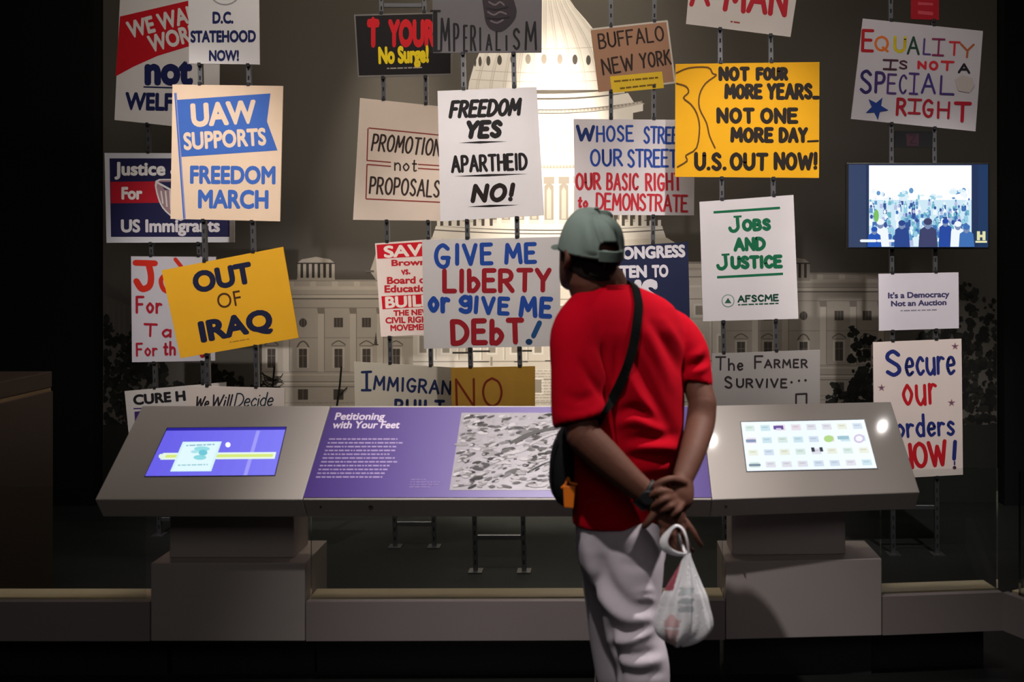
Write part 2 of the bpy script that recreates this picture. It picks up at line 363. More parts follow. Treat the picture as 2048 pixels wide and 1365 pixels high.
        for x, rnd in win:
            if rnd: a.disc(x, 646 + y, 8, 9, dk)
            else: a.poly([(x - 9, 636 + y), (x + 9, 636 + y), (x + 9, 655 + y), (x - 9, 655 + y)], dk)
            for q in (-3, 3): a.line([(x + q, 637 + y), (x + q, 654 + y)], .8, c(2), False)
            if rnd:
                a.line([(p.x, p.y) for p in crom([(x - 12, 696 + y), (x - 7, 687 + y), (x, 683 + y), (x + 7, 687 + y), (x + 12, 696 + y)], 3)], 3, c(3), False)
            else:
                a.line([(p.x, p.y) for p in crom([(x - 14, 690 + y), (x, 682 + y), (x + 14, 690 + y)], 3)], 2.2, c(3), False); a.line([(x - 14, 692 + y), (x + 14, 692 + y)], 2, c(2), False)
            a.poly([(x - 12, 695 + y), (x + 12, 695 + y), (x + 12, 737 + y), (x - 12, 737 + y)], c(1)); a.poly([(x - 8, 698 + y), (x + 8, 698 + y), (x + 8, 736 + y), (x - 8, 736 + y)], dk)
            a.line([(x - 8, 712 + y), (x + 8, 712 + y)], 1.2, c(2), False); a.line([(x, 698 + y), (x, 736 + y)], 1, c(2), False)
            a.poly([(x - 10, 779 + y), (x + 10, 779 + y), (x + 10, 800 + y), (x - 10, 800 + y)], dk); a.line([(x, 779 + y), (x, 800 + y)], 1, c(2), False)
        for r in range(6): a.dashes(x0, 806 + r * 8 + y, x1, 806 + r * 8 + y, 1, c(2), r)
    WL = [(186, 178, 166), (204, 196, 183), (140, 132, 122), (104, 98, 90)]
    wing(524, 826, lambda k: WL[k], ((543, False), (606, True), (677, False), (733, False), (792, False)), (572, 642, 706, 760), (82, 76, 70))
    WR = [(150, 143, 133), (170, 162, 151), (118, 111, 103), (88, 83, 77)]
    wing(1450, 1790, lambda k: WR[k], ((1482, False), (1536, False), (1607, True), (1678, False), (1734, False)), (1510, 1570, 1646, 1706, 1762), (70, 65, 60), -14)
    # roof lanterns
    for x, c0, c1 in ((632, (176, 168, 156), (60, 56, 52)), (1582, (140, 133, 124), (56, 52, 48))):
        a.poly([(x - 38, 556), (x + 38, 556), (x + 38, 562), (x - 38, 562)], c0)
        a.poly([(x - 37, 528), (x + 37, 528), (x + 37, 556), (x - 37, 556)], c1)
        for k in range(7): a.poly([(x - 37 + k * 11.4, 527), (x - 31 + k * 11.4, 527), (x - 31 + k * 11.4, 556), (x - 37 + k * 11.4, 556)], c0)
        a.poly([(x - 40, 528), (x - 28, 519), (x, 514), (x + 28, 519), (x + 40, 528)], c0); a.line([(x - 39, 527), (x + 39, 527)], 2.6, c1, False)
    a.poly([(741, 540), (748, 520), (752, 506), (760, 508), (762, 560), (752, 560), (742, 546)], WL[0]); a.line([(732, 543), (748, 543)], 4, WL[3], False)
    a.poly([(748, 690), (752, 664), (755, 690)], DK); a.line([(745, 690), (757, 690)], 2, DK, False)
    # far wing at the left edge and the trees
    for k in range(6): a.poly([(214 + k * 11, 610), (218 + k * 11, 610), (218 + k * 11, 700), (214 + k * 11, 700)], (96, 92, 86))
    a.poly([(208, 560), (260, 600), (260, 612), (208, 590)], (84, 80, 75))
    rn = random.Random(3); T1, T2, T3 = (30, 31, 28), (40, 41, 36), (24, 25, 23)
    for (x0, x1, y0, n) in ((206, 330, 630, 420), (300, 524, 730, 420), (1700, 1994, 655, 520), (1655, 1760, 745, 200), (1840, 1994, 560, 340)):
        for i in range(n):
            x = rn.uniform(x0, x1); yy = rn.uniform(y0 + 40 * math.sin((x - x0) / (x1 - x0) * 5) ** 2, 870); r = rn.uniform(3, 11)
            a.poly([(min(1993, max(207, x + r * rn.uniform(.5, 1.1) * math.cos(q))), yy + r * rn.uniform(.5, 1.1) * math.sin(q)) for q in [k * .698 for k in range(9)]], rn.choice((T1, T2, T3)))
    for i in range(40):                                       # branches of the bare tree
        x = 546 + rn.uniform(-3, 3); yy = rn.uniform(752, 812); g = rn.choice((-1, 1)); a.line([(x, yy), (x + g * rn.uniform(5, 14), yy - rn.uniform(2, 9)), (x + g * rn.uniform(14, 26), yy - rn.uniform(-4, 16))], 1.5, T1, False)
    for x in (680, 546): a.line([(x - 6, 812), (x, 770), (x + 3, 735)], 4, T1); a.line([(x, 790), (x + 14, 776)], 2.5, T1)
    a.poly([(207, 850), (1993, 850), (1993, 1010), (207, 1010)], (36, 37, 34))
    o = a.done('photo_mural', origin=(-.33, 6.6, 0))
    tag(o, 'large black and white photo mural of a domed white building on back wall', 'mural')
build_mural()

# ------------------------------------------------------------------ racks of slotted steel posts
STEEL = mat((112, 112, 115), .42, metal=.85, noise=.1, scale=30, key='galvanised_steel')
HOLE = mat((14, 14, 15), .8, noise=0, key='slot')
RACK = {}
def rack(key, Y, px_top, px_bot, bars, label):
    """two slotted uprights standing on the floor, px at the top and bottom of each, bars at photo heights"""
    ptop = -130; pbot = CY + EYE * FPX / Y
    cx = (at((px_bot[0] + px_bot[1]) / 2, pbot, Y)).x
    e = empty('sign_rack', (cx, Y, 0), label, 'sign rack', 'steel racks that carry the placards')
    for xt, xb in zip(px_top, px_bot):
        bm = bmesh.new(); T, B = at(xt, ptop, Y), at(xb, pbot, Y); T.y += .0; hw = .0115
        hexa(bm, [(B.x - hw, Y, 0), (B.x + hw, Y, 0), (B.x + hw, Y + .022, 0), (B.x - hw, Y + .022, 0), (T.x - hw, Y, T.z), (T.x + hw, Y, T.z), (T.x + hw, Y + .022, T.z), (T.x - hw, Y + .022, T.z)])
        n = int(T.z / .05)
        for i in range(n):
            z = .05 + i * .05; x = B.x + (T.x - B.x) * z / T.z
            vs = [bm.verts.new((x + sx * .0045, Y - .0006, z + sz * .011)) for sx, sz in ((-1, -1), (1, -1), (1, 1), (-1, 1))]; bm.faces.new(vs).material_index = 1
        box(bm, B.x - .035, B.x + .035, Y - .03, Y + .05, 0, .006)
        mesh('post', bm, [STEEL, HOLE], e)
    for py in bars:
        z = at(0, py, Y).z; f = lambda t, b: at(b + (t - b) * (pbot - py) / (pbot - ptop), py, Y).x
        bm = bmesh.new(); box(bm, f(px_top[0], px_bot[0]) + .0125, f(px_top[1], px_bot[1]) - .0125, Y + .002, Y + .02, z - .012, z + .012); bevel(bm, .002, 1)
        mesh('crossbar', bm, STEEL, e)
    RACK[key] = (Y, px_top, px_bot, ptop, pbot); return e
rack('A', 5.80, (285, 377), (318, 416), (1040, 20), 'slotted steel rack at far left behind immigrant and jobs placards')
rack('B', 5.22, (393, 490), (424, 522), (1078, 20), 'slotted steel rack carrying the blue pennant and yellow OUT OF IRAQ placards')
rack('C', 5.56, (759, 846), (790, 868), (1049, 10), 'slotted steel rack behind SAVE and PROMOTION placards')
rack('D', 5.12, (920, 1022), (951, 1048), (1076, 15), 'slotted steel rack in the middle carrying GIVE ME LIBERTY placard')
rack('E', 5.52, (1222, 1310), (1222, 1302), (1052, -40), 'slotted steel rack carrying BUFFALO and WHOSE STREETS placards')
rack('F', 5.24, (1438, 1538), (1452, 1560), (1085, -30), 'slotted steel rack carrying yellow NOT FOUR MORE YEARS placard')
rack('G', 5.42, (1781, 1866), (1787, 1875), (1016, -30), 'slotted steel rack at right carrying the television')

# ------------------------------------------------------------------ placards
WHITE, CREAM = (216, 212, 210), (222, 206, 188)
CLIP = mat((60, 60, 64), .4, metal=.7, noise=.05, key='clip_metal')
SIGNS = {}
def sign(key, q, color, label, name='protest_sign', t=.008, edge=None, cat='protest sign'):
    Y = RACK[key][0]; a = Art(Plane((0, Y - t - .001, 0))); a.t = t; a.key = key; a.q = q; a.label = label; a.name = name; a.cat = cat
    base = color if not isinstance(color, tuple) else mat(color, .7, noise=.05, scale=9, key='board', spec=.25)
    a.board(q, base, t, edge); return a
def finish(a):
    q = a.q; Y = RACK[a.key][0]; lo = a.pl.pt((q[2][0] + q[3][0]) / 2, (q[2][1] + q[3][1]) / 2)
    o = a.done(a.name, origin=lo); tag(o, a.label, a.cat, 'protest placards on the racks' if a.cat == 'protest sign' else None)
    _, tp, bt, y0, y1 = RACK[a.key]
    for T, B in zip(tp, bt):                                   # clips that hook the board to its uprights, at its lower and upper edge
        for e0, e1, sg in ((q[3], q[2], 1), (q[0], q[1], -1)):
            x = B + (T - B) * (y1 - e0[1]) / (y1 - y0)
            if not (min(e0[0], e1[0]) < x < max(e0[0], e1[0])): continue
            y = e0[1] + (e1[1] - e0[1]) * (x - e0[0]) / (e1[0] - e0[0])
            c = at(x, y, Y); bm = bmesh.new()
            box(bm, c.x - .009, c.x + .009, Y - a.t - .004, Y - .0008, c.z - (.014 if sg > 0 else .004), c.z + (.004 if sg > 0 else .014)); bevel(bm, .0015, 1)
            mesh('clip', bm, CLIP, o)
    return o
NAVY, RED, BLUE = (22, 30, 82), (178, 22, 34), (36, 72, 150)

# -- left racks
a = sign('A', [(243, -70), (441, -62), (437, 262), (229, 240)], WHITE, 'red and white placard reading WE WANT WORK not WELFARE, top left')
a.poly([(240, 33), (374, 2), (440, -14), (438, 80), (374, 94), (315, 112), (268, 133), (231, 153)], (190, 14, 30))
a.type('WE WANT', 259, 76, 424, 33, 33, WHITE, .03); a.type('WORK', 301, 104, 404, 77, 33, WHITE, .03)
a.type('not', 289, 167, 386, 167, 46, NAVY, .04); a.line([(287, 174), (390, 177)], 3, NAVY, False); a.type('WELFARE', 250, 218, 412, 222, 34, NAVY, .035)
finish(a)
a = sign('B', [(376, -60), (517, -60), (519, 129), (378, 127)], WHITE, 'white placard reading D.C. STATEHOOD NOW! with a round seal on top')
for r, c in ((31, (150, 146, 146)), (28, WHITE), (20, (165, 160, 158)), (17, WHITE)): a.disc(450, -20, r * 1.05, r, c, 28)
a.type('D.C.', 425, 46, 467, 46, 23, NAVY, .036); a.type('STATEHOOD', 381, 84, 512, 83, 23, NAVY, .036); a.type('NOW!', 418, 121, 478, 121, 21, NAVY, .036)
finish(a)
a = sign('A', [(209, 306), (470, 307), (469, 485), (213, 486)], (196, 196, 202), 'navy and red placard with shield, reading Justice For US Immigrants')
a.poly([(219, 317), (460, 317), (459, 474), (222, 474)], (26, 26, 66)); a.poly([(221, 364), (400, 362), (400, 405), (222, 407)], (168, 18, 36))
S = crom([(311, 362), (341, 358), (372, 356), (404, 362), (402, 392), (388, 418), (362, 442), (331, 424), (316, 398)], 3, True)
a.poly([(p.x, p.y) for p in S], (205, 200, 200)); cx_, cy_ = 360, 396
a.poly([(cx_ + (p.x - cx_) * .93, cy_ + (p.y - cy_) * .93) for p in S], (150, 120, 125))
for k in range(9): a.line([(322 + k * 9, 382), (326 + k * 8, 432 - abs(k - 4) * 6)], 3, (205, 198, 196), False)
a.poly([(316, 364), (400, 364), (401, 383), (330, 380)], (30, 30, 70)); a.line([(316, 366), (345, 382)], 4, (205, 200, 200))
a.type('Justice &', 229, 350, 366, 350, 26, (220, 216, 214), .03); a.type('For', 243, 398, 285, 398, 24, (220, 212, 212), .035); a.type('US Immigrants', 242, 464, 440, 463, 25, (205, 200, 204), .03)
finish(a)
a = sign('B', [(345, 169), (566, 172), (560, 443), (341, 438)], (232, 204, 176), 'tan placard with a printed blue pennant, reading FREEDOM MARCH')
BL = (62, 104, 186)
a.poly([(354, 200), (541, 187), (534, 243), (555, 301), (363, 314)], BL); a.line([(351, 186), (369, 438)], 5, BL, False); a.line([(352, 186), (370, 438)], 1.6, (150, 150, 190), False)
a.type('UAW', 383, 252, 514, 244, 45, (232, 206, 180), .035); a.type('SUPPORTS', 368, 299, 533, 289, 34, (232, 206, 180), .028)
a.type('FREEDOM', 380, 366, 551, 367, 35, BL, .032); a.type('MARCH', 396, 415, 537, 416, 36, BL, .032)
finish(a)
a = sign('A', [(262, 513), (432, 514), (430, 722), (264, 725)], (190, 186, 194), 'pale placard with brushed red letters, half hidden behind OUT OF IRAQ')
R5 = (196, 40, 22)
a.line([(271, 526), (310, 527)], 12, R5); a.line([(p.x, p.y) for p in crom([(297, 527), (302, 552), (299, 572), (284, 578), (273, 563)], 5)], 13, R5)
a.line([(351, 519), (363, 534)], 8, R5); a.line([(p.x, p.y) for p in crom([(336, 545), (322, 560), (328, 580), (345, 585)], 4)], 9, R5); R6 = (160, 22, 42)
a.hand('For', 271, 628, 325, 628, 36, 5, R6); a.hand('Tax', 286, 674, 366, 676, 28, 4.5, R6) if 'x' in G else a.hand('Ta', 286, 674, 343, 676, 28, 4.5, R6)
a.hand('For', 272, 714, 316, 713, 28, 4, R6); a.hand('th', 326, 712, 352, 712, 30, 4.5, R6); a.hand('e', 398, 716, 412, 716, 26, 5, R6)
finish(a)
a = sign('B', [(323, 541), (566, 494), (597, 676), (361, 717)], (228, 168, 34), 'tilted yellow placard reading OUT OF IRAQ')
N6 = (24, 28, 58)
a.type('OUT', 389, 585, 508, 563, 41, N6, .038); a.type('OF', 437, 618, 484, 610, 30, (70, 40, 22), .0); a.type('IRAQ', 402, 684, 548, 656, 41, N6, .038)
a.dashes(459, 685, 500, 678, 2, (170, 120, 30)); finish(a)
a = sign('A', [(249, 783), (452, 765), (452, 905), (262, 915)], (190, 184, 180), 'white placard starting CURE, low behind left end of console')
a.type('CURE H', 267, 810, 372, 801, 20, (26, 24, 28), .036); a.line([(267, 818), (440, 812)], 2.5, (66, 44, 110), False)
a.poly([(269, 824), (288, 822), (284, 832), (276, 834), (276, 850), (270, 850)], (58, 36, 96)); finish(a)
a = sign('B', [(374, 772), (569, 777), (569, 905), (378, 905)], (196, 184, 176), 'cream placard with slanted script reading We Will Decide')
a.hand('We', 388, 817, 417, 817, 24, 3.4, (36, 30, 34), shear=.25, gap=.05); a.hand('Will', 420, 815, 462, 815, 26, 3.4, (36, 34, 42), shear=.25, gap=.1); a.hand('Decide', 467, 815, 545, 813, 29, 2.8, (34, 46, 56), shear=.28, gap=.06)
finish(a)
# -- middle racks
a = sign('C', [(708, 29), (905, 24), (904, 151), (716, 155)], (120, 116, 112), 'black placard with red and yellow type reading No Surge!')
a.poly([(711, 32), (902, 27), (901, 147), (718, 151)], (24, 20, 22)); RD = (205, 24, 34)
a.type('T', 734, 90, 759, 90, 52, RD, .06); a.poly([(746, 33), (733, 48), (760, 47)], RD); a.type('YOURS', 776, 90, 885, 90, 52, RD, .05); a.type('No Surge!', 757, 126, 858, 123, 33, (236, 206, 20), .045)
a.dashes(774, 137, 844, 135, 2.4, (170, 160, 150)); finish(a)
a = sign('D', [(864, -80), (1084, -80), (1083, 105), (866, 106)], (110, 106, 108), 'grey placard with a drawn fist, reading IMPERIALISM')
K = (30, 28, 30)
for ch, x0, x1, y0, y1, t in (('I', 864, 877, 104, 22, 9), ('M', 880, 901, 103, 35, 4.5), ('P', 906, 919, 104, 46, 4.5), ('E', 926, 936, 104, 49, 4.5), ('R', 940, 953, 103, 50, 4.5), ('I', 957, 964, 102, 54, 4), ('A', 971, 985, 102, 68, 4), ('L', 991, 1002, 102, 62, 4), ('I', 1010, 1016, 102, 70, 4), ('S', 1025, 1041, 100, 56, 4.5), ('M', 1049, 1074, 101, 42, 4.5)):
    a.hand(ch, x0, y0, x1, y0, y0 - y1, t, K, jit=.01)
a.line([(862, 22), (880, 22)], 4, K); a.line([(862, 102), (880, 102)], 4, K)
F_ = crom([(966, -30), (1012, -34), (1030, 8), (1033, 28), (1024, 46), (1003, 63), (985, 60), (973, 48), (968, 24)], 3, True); a.poly([(p.x, p.y) for p in F_], (52, 44, 48))
for pts in ([(978, 4), (990, 10), (1000, 4), (1008, 10)], [(976, 24), (988, 30), (1000, 24), (1012, 28)], [(982, 42), (994, 46), (1006, 40)]): a.line([(p.x, p.y) for p in crom(pts, 3)], 3.4, (112, 100, 104))
for pts in ([(974, 16), (992, 20), (1016, 14)], [(974, 36), (996, 38), (1018, 34)]): a.line(pts, 2.4, (34, 28, 32))
finish(a)
a = sign('C', [(720, 196), (892, 214), (888, 442), (706, 440)], (222, 204, 188), 'cream placard with red rules reading PROMOTION not PROPOSALS')
RR = (140, 52, 44)
for p in ([(737, 256), (884, 271)], [(736, 257), (734, 322)], [(734, 321), (782, 325)], [(836, 329), (884, 332)], [(734, 329), (782, 333)], [(836, 337), (884, 340)], [(734, 329), (732, 398)], [(732, 398), (884, 405)]): a.line(p, 2.4, RR, False)
DB = (56, 42, 36)
a.hand('PROMOTION', 741, 302, 880, 314, 36, 4, DB, shear=.08); a.hand('not', 788, 342, 834, 344, 28, 3, DB); a.hand('PROPOSALS', 737, 388, 879, 396, 36, 4, DB, shear=.04); finish(a)
a = sign('D', [(875, 182), (1073, 174), (1088, 431), (881, 443)], (220, 214, 214), 'white placard with black brush letters reading FREEDOM YES APARTHEID NO!')
a.hand('FREEDOM', 897, 238, 1041, 232, 37, 7.5, (20, 18, 18), shear=.22, gap=.1, jit=.0); a.hand('YES', 928, 279, 1003, 277, 38, 10, (20, 18, 18), shear=.2, gap=.05, jit=.0)
a.hand('APARTHEID', 902, 347, 1056, 341, 36, 6, (22, 18, 18), gap=.14, jit=0); a.hand('NO!', 941, 407, 1027, 404, 39, 9.5, (28, 18, 14), shear=.22, gap=.1, jit=0)
for x0, y0, x1, y1 in ((918, 286, 1015, 283), (908, 353, 1056, 348), (935, 414, 1037, 410)):
    xm, ym = (x0 + x1) / 2 - 6, (y0 + y1) / 2; a.poly([(x0, y0), (xm, ym - 2.2), (x1, y1), (xm, ym + 2.6)], (22, 18, 18))
finish(a)
a = sign('C', [(750, 487), (884, 477), (889, 668), (762, 674)], (232, 214, 204), 'white placard with red blocks starting SAVE, left of GIVE ME LIBERTY')
RK, RT = (206, 18, 36), (190, 36, 44)
a.poly([(753, 490), (876, 482), (877, 511), (755, 518)], RK); a.type('SAVE', 768, 515, 866, 509, 23, (240, 224, 212), .03)
for s_, x0, x1, y, h in (('Brown', 783, 852, 532, 12), ('vs.', 803, 821, 550, 10), ('Board of', 774, 860, 568, 14), ('Education', 769, 866, 585, 14)): a.type(s_, x0, y, x1, y - 2, h, RT, .03)
a.poly([(763, 593), (880, 587), (881, 612), (765, 619)], RK); a.type('BUILD', 771, 616, 869, 611, 22, (240, 224, 212), .03)
for s_, x0, x1, y, h in (('THE NEW', 787, 862, 632, 11), ('CIVIL RIGHTS', 771, 874, 647, 12), ('MOVEMENT', 781, 868, 662, 12)): a.type(s_, x0, y, x1, y - 3, h, RT, .035)
finish(a)
a = sign('D', [(844, 480), (1121, 474), (1120, 693), (848, 698)], (196, 190, 188), 'grey white placard reading GIVE ME LIBERTY or give me DEBT!')
B4, R4 = (26, 66, 146), (144, 20, 32)
a.hand('G', 867, 538, 902, 538, 52, 8.5, B4); a.hand('IVE', 908, 533, 988, 531, 46, 8.5, B4); a.hand('ME', 1009, 530, 1075, 528, 44, 8.5, B4)
a.hand('LIbERTY', 885, 587, 1104, 586, 50, 9.5, R4, gap=.12); a.hand('or', 855, 627, 901, 627, 52, 9.5, B4); a.hand('g', 916, 623, 946, 623, 46, 9.5, B4); a.hand('IVE', 945, 629, 1020, 632, 38, 8.5, B4); a.hand('ME', 1037, 635, 1105, 638, 44, 9.5, B4)
a.hand('DEbT', 901, 692, 1050, 690, 54, 10.5, R4, gap=.14); a.line([(1079, 646), (1067, 672)], 10, (24, 72, 120)); a.disc(1058, 684, 7, 6, (20, 54, 92)); finish(a)
a = sign('C', [(708, 724), (966, 739), (966, 905), (712, 905)], (176, 168, 152), 'grey placard with navy marker letters starting IMMIGRANTS BUILT')
N5 = (22, 34, 72); a.hand('I', 730, 783, 737, 783, 40, 5.5, N5); a.line([(724, 745), (742, 744)], 5, N5); a.line([(724, 781), (741, 781)], 5, N5); a.hand('MMIGRANTS', 746, 781, 945, 794, 30, 4.8, N5); a.hand('BUILT', 788, 832, 890, 834, 34, 6, N5)
finish(a)
a = sign('D', [(902, 736), (1070, 733), (1070, 905), (905, 905)], mat((158, 116, 26), .75, noise=.2, scale=14, key='brown_card'), 'brown cardboard placard reading NO behind the purple panel')
a.hand('NO', 912, 817, 1006, 815, 60, 4.5, (104, 32, 12), gap=.28); finish(a)
# -- right racks
a = sign('E', [(1181, 59), (1335, 41), (1351, 166), (1197, 184)], (168, 126, 100), 'tilted brown placard with marker letters reading BUFFALO NEW YORK')
FR = (206, 196, 184)
for p in ([(1181, 59), (1335, 42)], [(1334, 42), (1350, 166)], [(1350, 165), (1326, 168)]): a.line(p, 3.6, FR, False)
D7 = (50, 36, 30); a.hand('BUFFALO', 1198, 99, 1330, 82, 32, 3.8, D7); a.hand('NEW', 1206, 152, 1271, 141, 34, 4, D7); a.hand('YORK', 1281, 138, 1344, 130, 32, 4, D7)
o = finish(a)
st = Art(Plane((0, 5.52 - .010, 0))); st.board([(1220, 153), (1324, 143), (1328, 176), (1224, 186)], mat((228, 188, 22), .6, key='sticker'), .0008)
st.dashes(1228, 163, 1318, 155, 3.4, (120, 92, 20), 2); st.dashes(1240, 177, 1312, 169, 3.4, (120, 92, 20), 5); tag(st.done('sticker', o), 'yellow sticker')
a = sign('E', [(1147, 238), (1390, 240), (1388, 431), (1150, 430)], (222, 214, 216), 'white placard in blue and red marker reading WHOSE STREETS OUR STREETS')
BB, RB = (38, 74, 160), (196, 44, 56)
a.hand('W', 1151, 283, 1190, 284, 34, 7, (30, 50, 110)); a.hand('HOSE', 1192, 285, 1268, 284, 34, 4.6, BB); a.hand('STREETS', 1286, 288, 1386, 290, 36, 4.6, BB, gap=.1)
a.hand('OUR', 1180, 334, 1246, 333, 36, 4.8, BB); a.hand('STREETS', 1254, 336, 1372, 336, 38, 4.8, BB, gap=.1)
a.hand('OUR', 1151, 382, 1203, 380, 36, 5.4, RB); a.hand('BASIC', 1212, 381, 1278, 382, 36, 4.8, RB); a.hand('RIGHT', 1290, 383, 1364, 382, 37, 4.8, RB)
a.hand('to', 1154, 416, 1176, 418, 26, 4.8, RB); a.hand('DEMONSTRATE', 1191, 421, 1376, 425, 36, 4.6, RB, gap=.1); finish(a)
a = sign('F', [(1351, 128), (1639, 124), (1638, 356), (1350, 354)], (224, 162, 10), 'large yellow placard reading NOT FOUR MORE YEARS U.S. OUT NOW!', edge=(214, 208, 196))
KK = (30, 20, 12); BR_ = (92, 58, 12)
for s_, x0, x1, y, h in (('NOT', 1437, 1500, 163, 30), ('FOUR', 1511, 1577, 162, 28), ('MORE', 1448, 1526, 199, 32), ('YEARS_', 1533, 1640, 200, 34), ('NOT', 1433, 1510, 248, 33), ('ONE', 1520, 1597, 248, 33), ('MORE', 1460, 1548, 286, 32), ('DAY', 1557, 1616, 286, 32), ('U.S.', 1388, 1454, 342, 38), ('OUT', 1459, 1537, 342, 37), ('NOW!', 1547, 1636, 341, 37)):
    a.hand(s_, x0, y, x1, y, h, 8, KK, gap=.1)
a.line([(1616, 283), (1636, 282)], 4, KK)
for P in ([(1353, 146), (1378, 136), (1416, 135), (1425, 147), (1432, 151), (1411, 167), (1399, 190), (1399, 217), (1413, 246), (1419, 272), (1430, 296)], [(1353, 167), (1372, 173), (1377, 185), (1367, 196), (1381, 208), (1393, 226), (1399, 255), (1393, 296), (1372, 311), (1374, 322), (1355, 334)]):
    a.line([(p.x, p.y) for p in crom(P, 3)], 3, BR_)
finish(a)
a = sign('F', [(1386, -110), (1607, -96), (1581, 74), (1372, 48)], (204, 194, 186), 'white placard with red letters A MAN cut by top edge')
a.hand('A', 1378, 14, 1420, 14, 60, 9, (176, 26, 40)); a.hand('MAN', 1444, 22, 1573, 36, 66, 10, (176, 26, 40), gap=.1); a.dashes(1461, 43, 1482, 46, 3, (150, 50, 50)); finish(a)
a = sign('E', [(1176, 497), (1376, 484), (1381, 690), (1180, 690)], (28, 34, 66), 'navy placard with white type CONGRESS LISTEN TO behind the visitor')
WW = (214, 208, 214); a.type('CONGRESS', 1224, 519, 1371, 513, 24, WW, .038); a.type('LISTEN', 1206, 556, 1294, 554, 24, WW, .038); a.type('TO', 1304, 554, 1337, 553, 24, WW, .038); a.type('US', 1236, 622, 1318, 620, 62, WW, .04); finish(a)
a = sign('F', [(1399, 404), (1587, 390), (1597, 638), (1406, 643)], mat((206, 200, 202), .5, noise=.06, scale=6, bump=.3, key='glossy_card'), 'white placard with green serif type reading JOBS AND JUSTICE')
GR = (8, 96, 62)
a.line([(1427, 425), (1560, 416)], 5, GR, False); a.line([(1434, 555), (1566, 548)], 5, GR, False)
a.hand('J', 1457, 467, 1482, 465, 33, 7, GR, jit=0); a.line([(1467, 434), (1483, 433)], 4, GR, False); a.hand('OBS', 1484, 464, 1543, 462, 26, 7.4, GR, serif=True, gap=.04, jit=0)
a.hand('AND', 1467, 504, 1532, 502, 29, 7.4, GR, serif=True, gap=.06, jit=0)
a.hand('J', 1433, 542, 1458, 540, 33, 7, GR, jit=0); a.line([(1443, 510), (1459, 509)], 4, GR, False); a.hand('USTICE', 1461, 540, 1566, 537, 28, 7.6, GR, serif=True, gap=.02, jit=0)
a.hand('AFSCME', 1475, 606, 1558, 603, 15, 3.4, (10, 60, 46), serif=True, gap=.04, jit=0); a.dashes(1476, 610, 1557, 607, 2.4, (16, 70, 52))
for r, c in ((13, (120, 140, 134)), (11, (206, 200, 202))): a.disc(1456, 602, r, r, c, 20)
a.poly([(1449, 607), (1456, 596), (1463, 607)], (40, 84, 70)); finish(a)
a = sign('F', [(1424, 708), (1640, 700), (1640, 905), (1424, 905)], (150, 145, 142), 'grey placard with thin marker letters reading THE FARMER SURVIVE')
KF = (40, 34, 36)
a.hand('T', 1430, 742, 1452, 742, 29, 3.6, KF); a.hand('he', 1456, 742, 1487, 742, 26, 3.6, KF); a.hand('F', 1508, 739, 1527, 739, 28, 3.8, KF); a.hand('ARMER', 1528, 738, 1616, 737, 19, 3.6, KF)
a.hand('S', 1449, 779, 1466, 778, 26, 4, KF); a.hand('URVIVE', 1472, 777, 1575, 777, 20, 3.8, KF)
for x, y in ((1583, 765), (1598, 762), (1611, 761)): a.disc(x, y, 2.6, 2.6, KF, 8)
a.line([(1592, 812), (1592, 789), (1613, 788), (1613, 812)], 3.6, KF); finish(a)
a = sign('G', [(1726, 37), (1966, 62), (1951, 263), (1702, 238)], (196, 190, 194), 'white placard in rainbow marker reading EQUALITY IS NOT A SPECIAL RIGHT')
L_ = [('E', 1722, 1748, 104, 57, 6.5, (170, 20, 30)), ('Q', 1748, 1778, 103, 71, 5, (214, 110, 40)), ('U', 1786, 1812, 106, 71, 6, (220, 196, 30)), ('A', 1813, 1839, 110, 72, 4.6, (30, 66, 50)), ('L', 1845, 1862, 110, 76, 4, (80, 56, 120)), ('T', 1896, 1920, 112, 82, 4.4, (196, 44, 54)), ('Y', 1919, 1949, 116, 86, 4.4, (170, 90, 50)),
      ('S', 1797, 1815, 139, 120, 3.6, (70, 34, 50)), ('N', 1834, 1853, 139, 121, 5, (200, 40, 52)), ('O', 1857, 1876, 141, 121, 5, (200, 40, 52)), ('T', 1880, 1908, 142, 121, 5, (200, 40, 52)), ('A', 1915, 1940, 147, 126, 4.6, (30, 26, 34)),
      ('S', 1718, 1744, 188, 139, 6, (44, 34, 92)), ('P', 1748, 1770, 187, 142, 6, (60, 40, 100)), ('E', 1773, 1793, 188, 146, 4.4, (78, 50, 110)), ('C', 1796, 1813, 188, 148, 4, (78, 60, 130)), ('A', 1841, 1871, 188, 146, 4.6, (62, 50, 120)), ('L', 1879, 1909, 190, 150, 4.6, (66, 50, 110)),
      ('R', 1791, 1813, 232, 195, 6, (160, 24, 40)), ('G', 1843, 1867, 235, 197, 5.4, (160, 24, 40)), ('H', 1873, 1899, 238, 202, 5, (160, 24, 44)), ('T', 1906, 1942, 245, 203, 7, (170, 20, 40))]
for ch, x0, x1, y0, y1, t, c in L_: a.hand(ch, x0, y0, x1, y0 + 1, y0 - y1, t, c, jit=.015)
for x0, x1, y0, y1, t, c in ((1865, 1889, 111, 78, 3.8, (130, 40, 80)), (1767, 1795, 139, 120, 3.8, (70, 34, 50)), (1819, 1837, 188, 147, 4, (78, 50, 120)), (1817, 1842, 227, 199, 4.6, (160, 24, 40))):
    xm = (x0 + x1) / 2; a.line([(x0, y1), (x1, y1 + 1)], t, c); a.line([(x0, y0 - 1), (x1 - 3, y0)], t, c); a.line([(xm + 1, y1), (xm - 1, y0)], t, c)
a.poly([(1753 + (24 if k % 2 == 0 else 10) * math.cos(.2 + k * math.pi / 5), 216 + (24 if k % 2 == 0 else 10) * math.sin(.2 + k * math.pi / 5)) for k in range(10)], (26, 56, 130))
a.poly([(1909, 160), (1924, 150), (1944, 156), (1949, 172), (1938, 186), (1916, 182)], (188, 176, 170)); finish(a)
